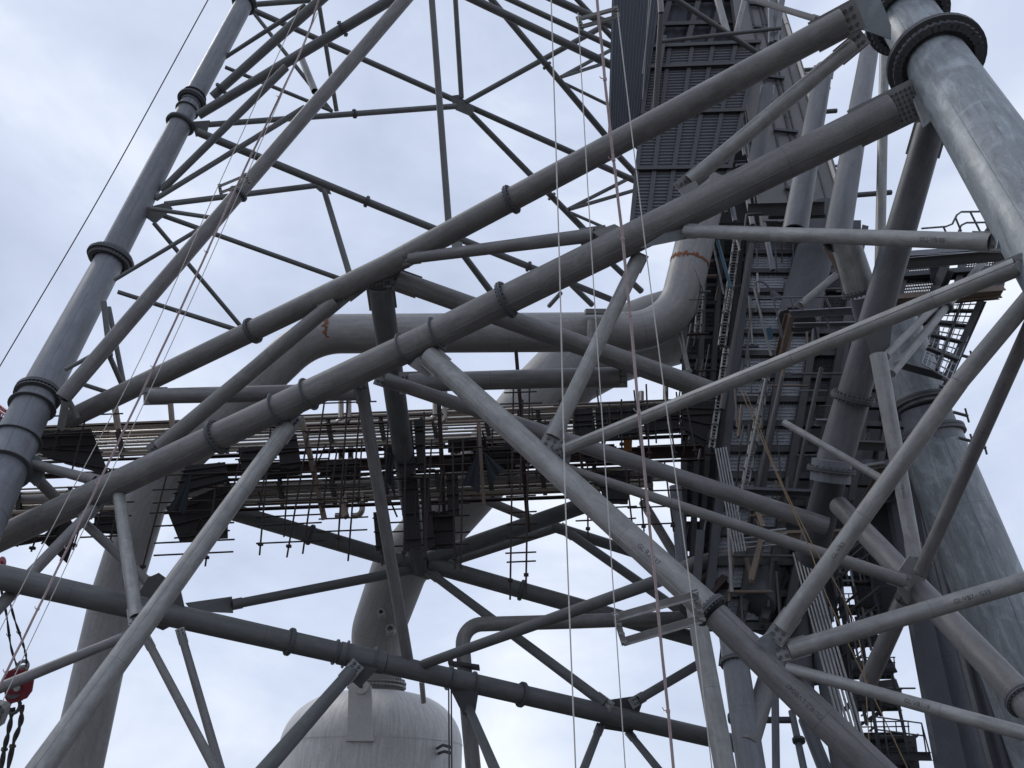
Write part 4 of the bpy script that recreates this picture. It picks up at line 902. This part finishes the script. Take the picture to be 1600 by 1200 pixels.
# lower floor: dark underside
mb = MB(); mb.prism([P(1150, 830, 46), P(1345, 830, 46), P(1300, 975, 40), P(1245, 1010, 38), P(1110, 960, 40)], .2); mb.build('platform_floor', 'dark', FR)
QB = [P(1150, 850, 44), P(1335, 850, 44), P(1250, 1000, 37), P(1110, 950, 38)]
for u in (.12, .35, .6, .85): qbeam(FR, QB, u, 0, u, 1, .3, .4, .3, 'beamg')
for v in (.3, .7): qbeam(FR, QB, 0, v, 1, v, .3, .4, .3, 'beamg')
col((1215, 850, 42, 42), (1185, 945, 52, 38), mat='dark'); col((1250, 860, 40, 42), (1248, 1080, 46, 36), mat='dark')
for (a, b, wd, m) in (((1055, 760, 43), (1068, 900, 41), 19, 'far'), ((1084, 935, 31), (1138, 1230, 26), 31, 'galv'), ((1142, 985, 35), (1178, 1230, 30), 42, 'far'),
                      ((1200, 1062, 34), (1168, 1165, 31), 33, 'tube'), ((1211, 1085, 35), (1213, 1230, 33), 12, 'far'), ((1237, 1112, 36), (1262, 1230, 33), 11, 'far'),
                      ((1258, 1125, 36), (1300, 1230, 33), 22, 'far'), ((1270, 880, 40), (1292, 1060, 36), 30, 'dark'), ((1292, 1060, 36), (1320, 1230, 32), 30, 'dark'), ((1195, 1125, 35), (1235, 1125, 35), 10, 'dark'),
                      ((1330, 1040, 38), (1395, 1044, 38), 17, 'dark'), ((1320, 1110, 38), (1362, 1060, 38), 8, 'dark'), ((1360, 975, 38), (1400, 1050, 38), 5, 'dark')):
    rod(FR, a, b, wd, m, 'post_tube', 24)
flange_mb(P(1163, 1122, 32.3), P(1178, 1230, 30) - P(1150, 1030, 34), .55, 1.2, .08, 20).build('flange', 'flange', FR)
flange_mb(P(1150, 1036, 33.8), P(1178, 1230, 30) - P(1150, 1030, 34), .55, 1.2, .08, 20).build('flange', 'flange', FR)
flange_mb(P(1248, 1157, 34.6), P(1262, 1230, 33) - P(1237, 1112, 36), .16, 1.7, .05, 0).build('flange', 'flange', FR)
# stair tower, lower right, with sky behind
rs = random.Random(9)
for k, y in enumerate((865, 905, 950, 1000, 1050, 1100, 1150, 1190)):
    x0 = 1298 + (y - 865) * .16; x1 = 1352 + (y - 865) * .22; d = 42 - k * .6
    mb = MB(); mb.ibeam(P(x0, y, d), P(x1, y - 1, d), .25, .28); mb.ibeam(P(x0, y + 7, d + 1), P(x1 + 4, y + 6, d + 1), .25, .28)
    for j in range(7): mb.beam(P(x0 + (x1 - x0) * j / 6, y, d), P(x0 + (x1 - x0) * j / 6 + 1, y + 8, d + 1), .1, .1)
    mb.build('stair_landing', 'dark', FR)
    mb = MB()
    for yy in (y - 22, y - 14): mb.tube(P(x0, yy, d), P(x1 + 6, yy - 1, d), .03, n=6)
    for j in range(5): xx = x0 + (x1 + 6 - x0) * j / 4; mb.tube(P(xx, y, d), P(xx - 2, y - 22, d), .03, n=6)
    mb.build('handrail', 'dark', FR)
for (x0, y0, x1, y1) in ((1300, 850, 1352, 1200), (1322, 840, 1378, 1200), (1350, 850, 1425, 1200), (1310, 860, 1345, 1210)):
    rod(FR, (x0, y0, 41), (x1, y1, 36), 5, 'dark', 'stair_post', 8)
for k in range(6):
    y = 860 + k * 58; rod(FR, (1300 + k * 8, y + 50, 39), (1365 + k * 9, y, 39), 4, 'dark', 'cross_brace', 8)
for k in range(70):
    x = rs.uniform(1280, 1345); y = rs.uniform(845, 1200); x += (y - 845) * .15; d = rs.uniform(36, 43); L_ = rs.uniform(14, 80)
    m_ = rs.choice(['dark', 'dark', 'beamg', 'scaf', 'far', 'lat'])
    if rs.random() < .45: rod(FR, (x, y, d), (x + L_ * .22, y + L_, d - 1), rs.uniform(1.5, 6), m_, 'pipe_length', 8)
    elif rs.random() < .6: rod(FR, (x, y, d), (x + L_ * .7, y, d), rs.uniform(1.5, 5), m_, 'pipe_length', 8)
    else: rod(FR, (x, y, d), (x + L_ * .7, y - L_ * .6, d), rs.uniform(1.5, 4), m_, 'pipe_length', 8)
for (pts_, m_) in (([(1330, 880, 44), (1400, 870, 44), (1425, 960, 42), (1345, 968, 42)], 'dark'), ([(1318, 1070, 42), (1400, 1062, 42), (1412, 1096, 41), (1330, 1108, 41)], 'dark'), ([(1225, 1010, 42), (1330, 1000, 42), (1345, 1060, 41), (1250, 1075, 41)], 'beamg'), ([(1330, 1150, 40), (1430, 1150, 40), (1440, 1230, 38), (1345, 1230, 38)], 'beamg')):
    level(pts_, m_)
rail([[(1368, 1120), (1440, 1130), (1452, 1175)], [(1370, 1140), (1446, 1150)], [(1380, 1122), (1388, 1180)], [(1410, 1126), (1420, 1180)], [(1440, 1130), (1448, 1180)]], 36, .035)
mb = MB(); mb.ibeam(P(1345, 1180, 36), P(1455, 1182, 36), .3, .35); mb.build('beam', 'dark', FR)
# small tubes above: middle-left brown dashed
rod(FR, (1110, 900, 41), (1070, 940, 40), 18, 'rustbeam', 'strut')

# ================================================================== RED CRANE pieces, far left
CR = thing('red_crane_boom', 'red lattice crane boom tip peeking in at the left edge above the rack', 'crane', P(0, 690, 70))
mb = MB(); A0, A1 = P(-60, 610, 75), P(16, 668, 68); ax = (A1 - A0).normalized(); u, v = frame(ax); q_ = .75
cs = [u * a * q_ + v * b * q_ for a, b in ((-1, -1), (1, -1), (1, 1), (-1, 1))]
for c in cs: mb.tube(A0 + c, A1 + c, .11, n=8)
mb.build('chord', 'red', CR); mb = MB(); nn_ = 9
for k in range(nn_):
    for j in range(4):
        p0 = A0 + (A1 - A0) * k / nn_ + cs[j]; p1 = A0 + (A1 - A0) * (k + 1) / nn_ + cs[(j + 1) % 4]; mb.tube(p0, p1, .06, n=6)
        mb.tube(p0, A0 + (A1 - A0) * k / nn_ + cs[(j + 1) % 4], .05, n=6)
mb.build('lacing', 'red', CR)
mb = MB(); c = P(8, 664, 67.5); mb.tube(c - Vector((0, .3, 0)), c + Vector((0, .3, 0)), .55, n=20); mb.build('sheave', 'dark', CR)
CR2 = thing('red_crane_mast', 'red and white lattice crane mast low at the left edge, just below the rack', 'crane', P(10, 840, 60))
mb = MB()
for x0, y0, x1, y1 in ((-20, 800, 36, 812), (-20, 815, 30, 824), (0, 800, 14, 826), (16, 806, 4, 826), (20, 805, 34, 822), (-4, 872, 6, 880)): mb.tube(P(x0, y0, 60), P(x1, y1, 60), .12, n=8)
mb.tube(P(-8, 880, 60), P(4, 879, 60), .45, n=16)
mb.build('lacing', 'red', CR2); mb = MB()
for k in range(7): mb.beam(P(2 + k * 5, 806 + k, 60.4), P(3 + k * 5, 822 + k * .5, 60.4), .12, .1)
mb.build('ladder_bars', 'white', CR2)
# hook block
HB = thing('crane_hook_block', 'dark red crane hook block hanging behind the thin tube at lower left', 'hook block', P(36, 1095, 30))
mb = MB(); d = 31
def hp(pts, d_=d): return [P(x, y, d_) for x, y in pts]
for dd in (d - .28, d + .28):
    mb.prism(hp([(8, 1052), (16, 1047), (38, 1046), (50, 1050), (53, 1062), (50, 1080), (42, 1091), (30, 1095), (14, 1098), (9, 1092), (6, 1070)], dd), .06)
mb.build('cheek_plate', 'red', HB); mb = MB()
for y in (1060, 1078): c = P(28, y, d); mb.tube(c - Vector((0, .24, 0)), c + Vector((0, .24, 0)), .36, n=24)
mb.build('sheave', 'dark', HB); mb = MB(); c = P(28, 1076, d - .36); mb.tube(c - Vector((0, .1, 0)), c, .12, n=12); mb.tube(P(20, 1094, d), P(34, 1090, d), .12, n=10); mb.tube(P(28, 1045, d), P(42, 1042, d), .11, n=10); mb.build('axle_pin', 'galv', HB)
mb = MB(); c = P(22, 1104, d); mb.path([c + Vector((math.cos(a) * .22, 0, math.sin(a) * .26)) for a in [k * math.pi / 7 for k in range(15)]], .07, n=10); mb.build('shackle', 'dark', HB)
mb = MB(); c = P(35, 1042, d); mb.path([c + Vector((math.cos(a) * .2, 0, math.sin(a) * .22)) for a in [k * math.pi / 7 for k in range(15)]], .07, n=10); mb.build('shackle', 'galv', HB)
HS = thing('steel_clamp_block', 'small grey steel clamp at the left edge below the red hook block', 'clamp', P(6, 1110, 29))
mb = MB(); mb.prism(hp([(-8, 1096), (6, 1099), (12, 1104), (8, 1118), (2, 1134), (-8, 1130)], 29), .4); mb.build('clamp_body', 'galv', HS); mb = MB()
for x, y in ((0, 1104), (5, 1112), (-2, 1122)): mb.bolt(P(x, y, 28.8), Vector((0, -1, 0)), .06, .12)
mb.build('bolt', 'flange', HS)
def rope(pts, wpx, mat, label, group=None, name='rope', twist=0):
    c = curve_pts(pts, 8) if len(pts) > 2 else [P(*p) for p in pts]
    if len(pts) == 2: c = [c[0] + (c[1] - c[0]) * k / 30 for k in range(31)]
    d = sum(p[2] for p in pts) / len(pts); r = wpx * d / F / 2; mb = MB()
    if twist > 1:
        for s_ in range(twist):
            cc = []
            for i, p in enumerate(c):
                a = i * .55 + 2 * math.pi * s_ / twist; cc.append(p + Vector((math.cos(a), math.sin(a), 0)) * r * .5)
            mb.path(cc, r * .55, n=6)
        acc = 0
        for i in range(1, len(c) - 1):
            acc += (c[i] - c[i - 1]).length
            if acc > 1.6:
                acc = 0; t_ = (c[i + 1] - c[i]).normalized(); mb.tube(c[i], c[i] + t_ * .06, r * 1.25, n=8); mb.path([c[i], c[i] + Vector((-.08, 0, -.02)), c[i] + Vector((-.11, 0, .05))], r * .3, n=5)
    else: mb.path(c, r, n=8)
    tag(mb.build(name, mat), label, 'rope', group)
g = 'crane sling ropes'
rope([(2, 922, 31), (10, 960, 31), (17, 1010, 31), (28, 1046, 31)], 4, 'roped', 'dark wire sling rising from the hook block, the outer one at the left', g, 'sling_rope', 2)
rope([(12, 925, 31), (22, 965, 31), (34, 1000, 31), (40, 1022, 31), (42, 1040, 31)], 4, 'roped', 'dark wire sling rising from the hook block, the inner one', g, 'sling_rope', 2)
rope([(20, 1106, 31), (14, 1140, 31), (6, 1175, 31), (-2, 1225, 31)], 8, 'roped', 'thick dark sling dropping from the hook block toward the left edge', g, 'sling_rope', 2)
rope([(34, 1102, 31), (32, 1130, 31), (20, 1165, 31), (8, 1225, 31)], 8, 'roped', 'thick dark sling dropping from the hook block, the right hand one', g, 'sling_rope', 2)
# ================================================================== ROPES
g = 'hand lines hanging from the tower'
rope([(326, -2, 20), (160, 300, 20), (-6, 582, 20)], 1.7, 'roped', 'single thin grey line crossing open sky left of the tower', None)
rope([(861, -6, 20), (874, 405, 19), (884, 800, 18), (900, 1215, 17)], 2.2, 'ropew', 'white line hanging through the centre, leftmost of the middle lines', g)
rope([(903, 20, 20), (925, 405, 19.6), (950, 795, 19), (978, 1215, 18.4)], 1.7, 'ropew', 'thin pale line passing the left clamp of the lower bracket', g)
rope([(932, -8, 18), (953, 200, 17.7), (976, 405, 17.5), (1013, 800, 17), (1054, 1215, 16.5)], 5.2, 'ropep', 'thick twisted pinkish rope bundle hanging right of centre', None, 'rope_bundle', 3)
rope([(965, 20, 18.4), (1011, 405, 18), (1063, 800, 17.5), (1087, 984, 17.2), (1114, 1215, 17)], 1.8, 'ropew', 'thin pale line hanging just right of the pink rope bundle', g)
rope([(498, 0, 26), (470, 80, 26), (374, 282, 26), (315, 412, 25), (216, 625, 24), (135, 795, 23), (60, 950, 22), (-6, 1082, 21)], 3.6, 'ropep', 'pinkish rope bundle slanting down the left side', None, 'rope_bundle', 3)
rope([(470, 8, 26), (338, 297, 25.6), (220, 560, 25), (98, 793, 24), (-6, 996, 23)], 1.3, 'ropew', 'thin pale line left of the slanting pinkish bundle', g)
rope([(496, 20, 26), (330, 400, 25.4), (225, 630, 24.5), (146, 795, 23.5), (2, 1100, 22)], 1.3, 'ropew', 'thin pale line right of the slanting pinkish bundle', g)
rope([(1157, 608, 24), (1215, 745, 24), (1262, 850, 24), (1300, 950, 23.5), (1425, 1215, 22.5)], 1.8, 'ropey', 'tan rope under the pale strut, the left one of the two', 'tan ropes on the furnace side')
rope([(1165, 612, 24.2), (1216, 742, 24.2), (1268, 848, 24), (1340, 990, 23.6), (1362, 1215, 22.6)], 1.6, 'ropey', 'tan rope under the pale strut, the right one of the two', 'tan ropes on the furnace side')
# ================================================================== CLAMP BRACKETS holding the lines
def bracket(label, a, b, a2, b2, h, d):
    root = thing('line_bracket', label, 'bracket', P(*a, d), 'clamped angle brackets that hold the lines')
    for p, q_ in ((a, b), (a2, b2)):
        mb = MB(); A, B = P(*p, d), P(*q_, d); up = Rc @ Vector((0, 1, 0)); hh = h * d / F
        mb.beam(A, B, .02, hh, up); mb.beam(A - up * hh / 2 + Rc @ Vector((0, 0, .09)), B - up * hh / 2 + Rc @ Vector((0, 0, .09)), .18, .02, up); mb.build('angle_bar', 'galv', root)
    for p, q_ in ((a, a2), (b, b2)):
        mb = MB(); A, B = P(*p, d - .1), P(*q_, d - .1); ax = (B - A).normalized(); mb.beam(A - ax * .12, B + ax * .12, .16, .03, Rc @ Vector((0, 0, 1))); cl = mb.build('clamp_plate', 'galv', root)
        for t in (-.05, .3, .7, 1.05):
            mb = MB(); c = A + (B - A) * t; mb.tube(c - Rc @ Vector((.06, 0, -.02)), c + Rc @ Vector((.07, 0, .06)), .035, n=8); mb.bolt(c + Rc @ Vector((.04, .01, .03)), Rc @ Vector((0, 0, 1)), .05, .08)
            mb.build('clamp_bolt', 'plate', cl)
bracket('largest angle bracket, clamped to the pale near diagonal at lower right by bolted clamps', (962, 963), (1086, 928), (974, 1001), (1096, 965), 10, 21)
bracket('small bracket at the top beside the dark cladding, holding the pale lines', (904, 30), (962, 14), (908, 42), (965, 26), 7, 30)
bracket('small bracket clamped on the slanting long tube at upper left, holding the pinkish bundle', (343, 291), (384, 274), (345, 301), (389, 284), 4.5, 40)
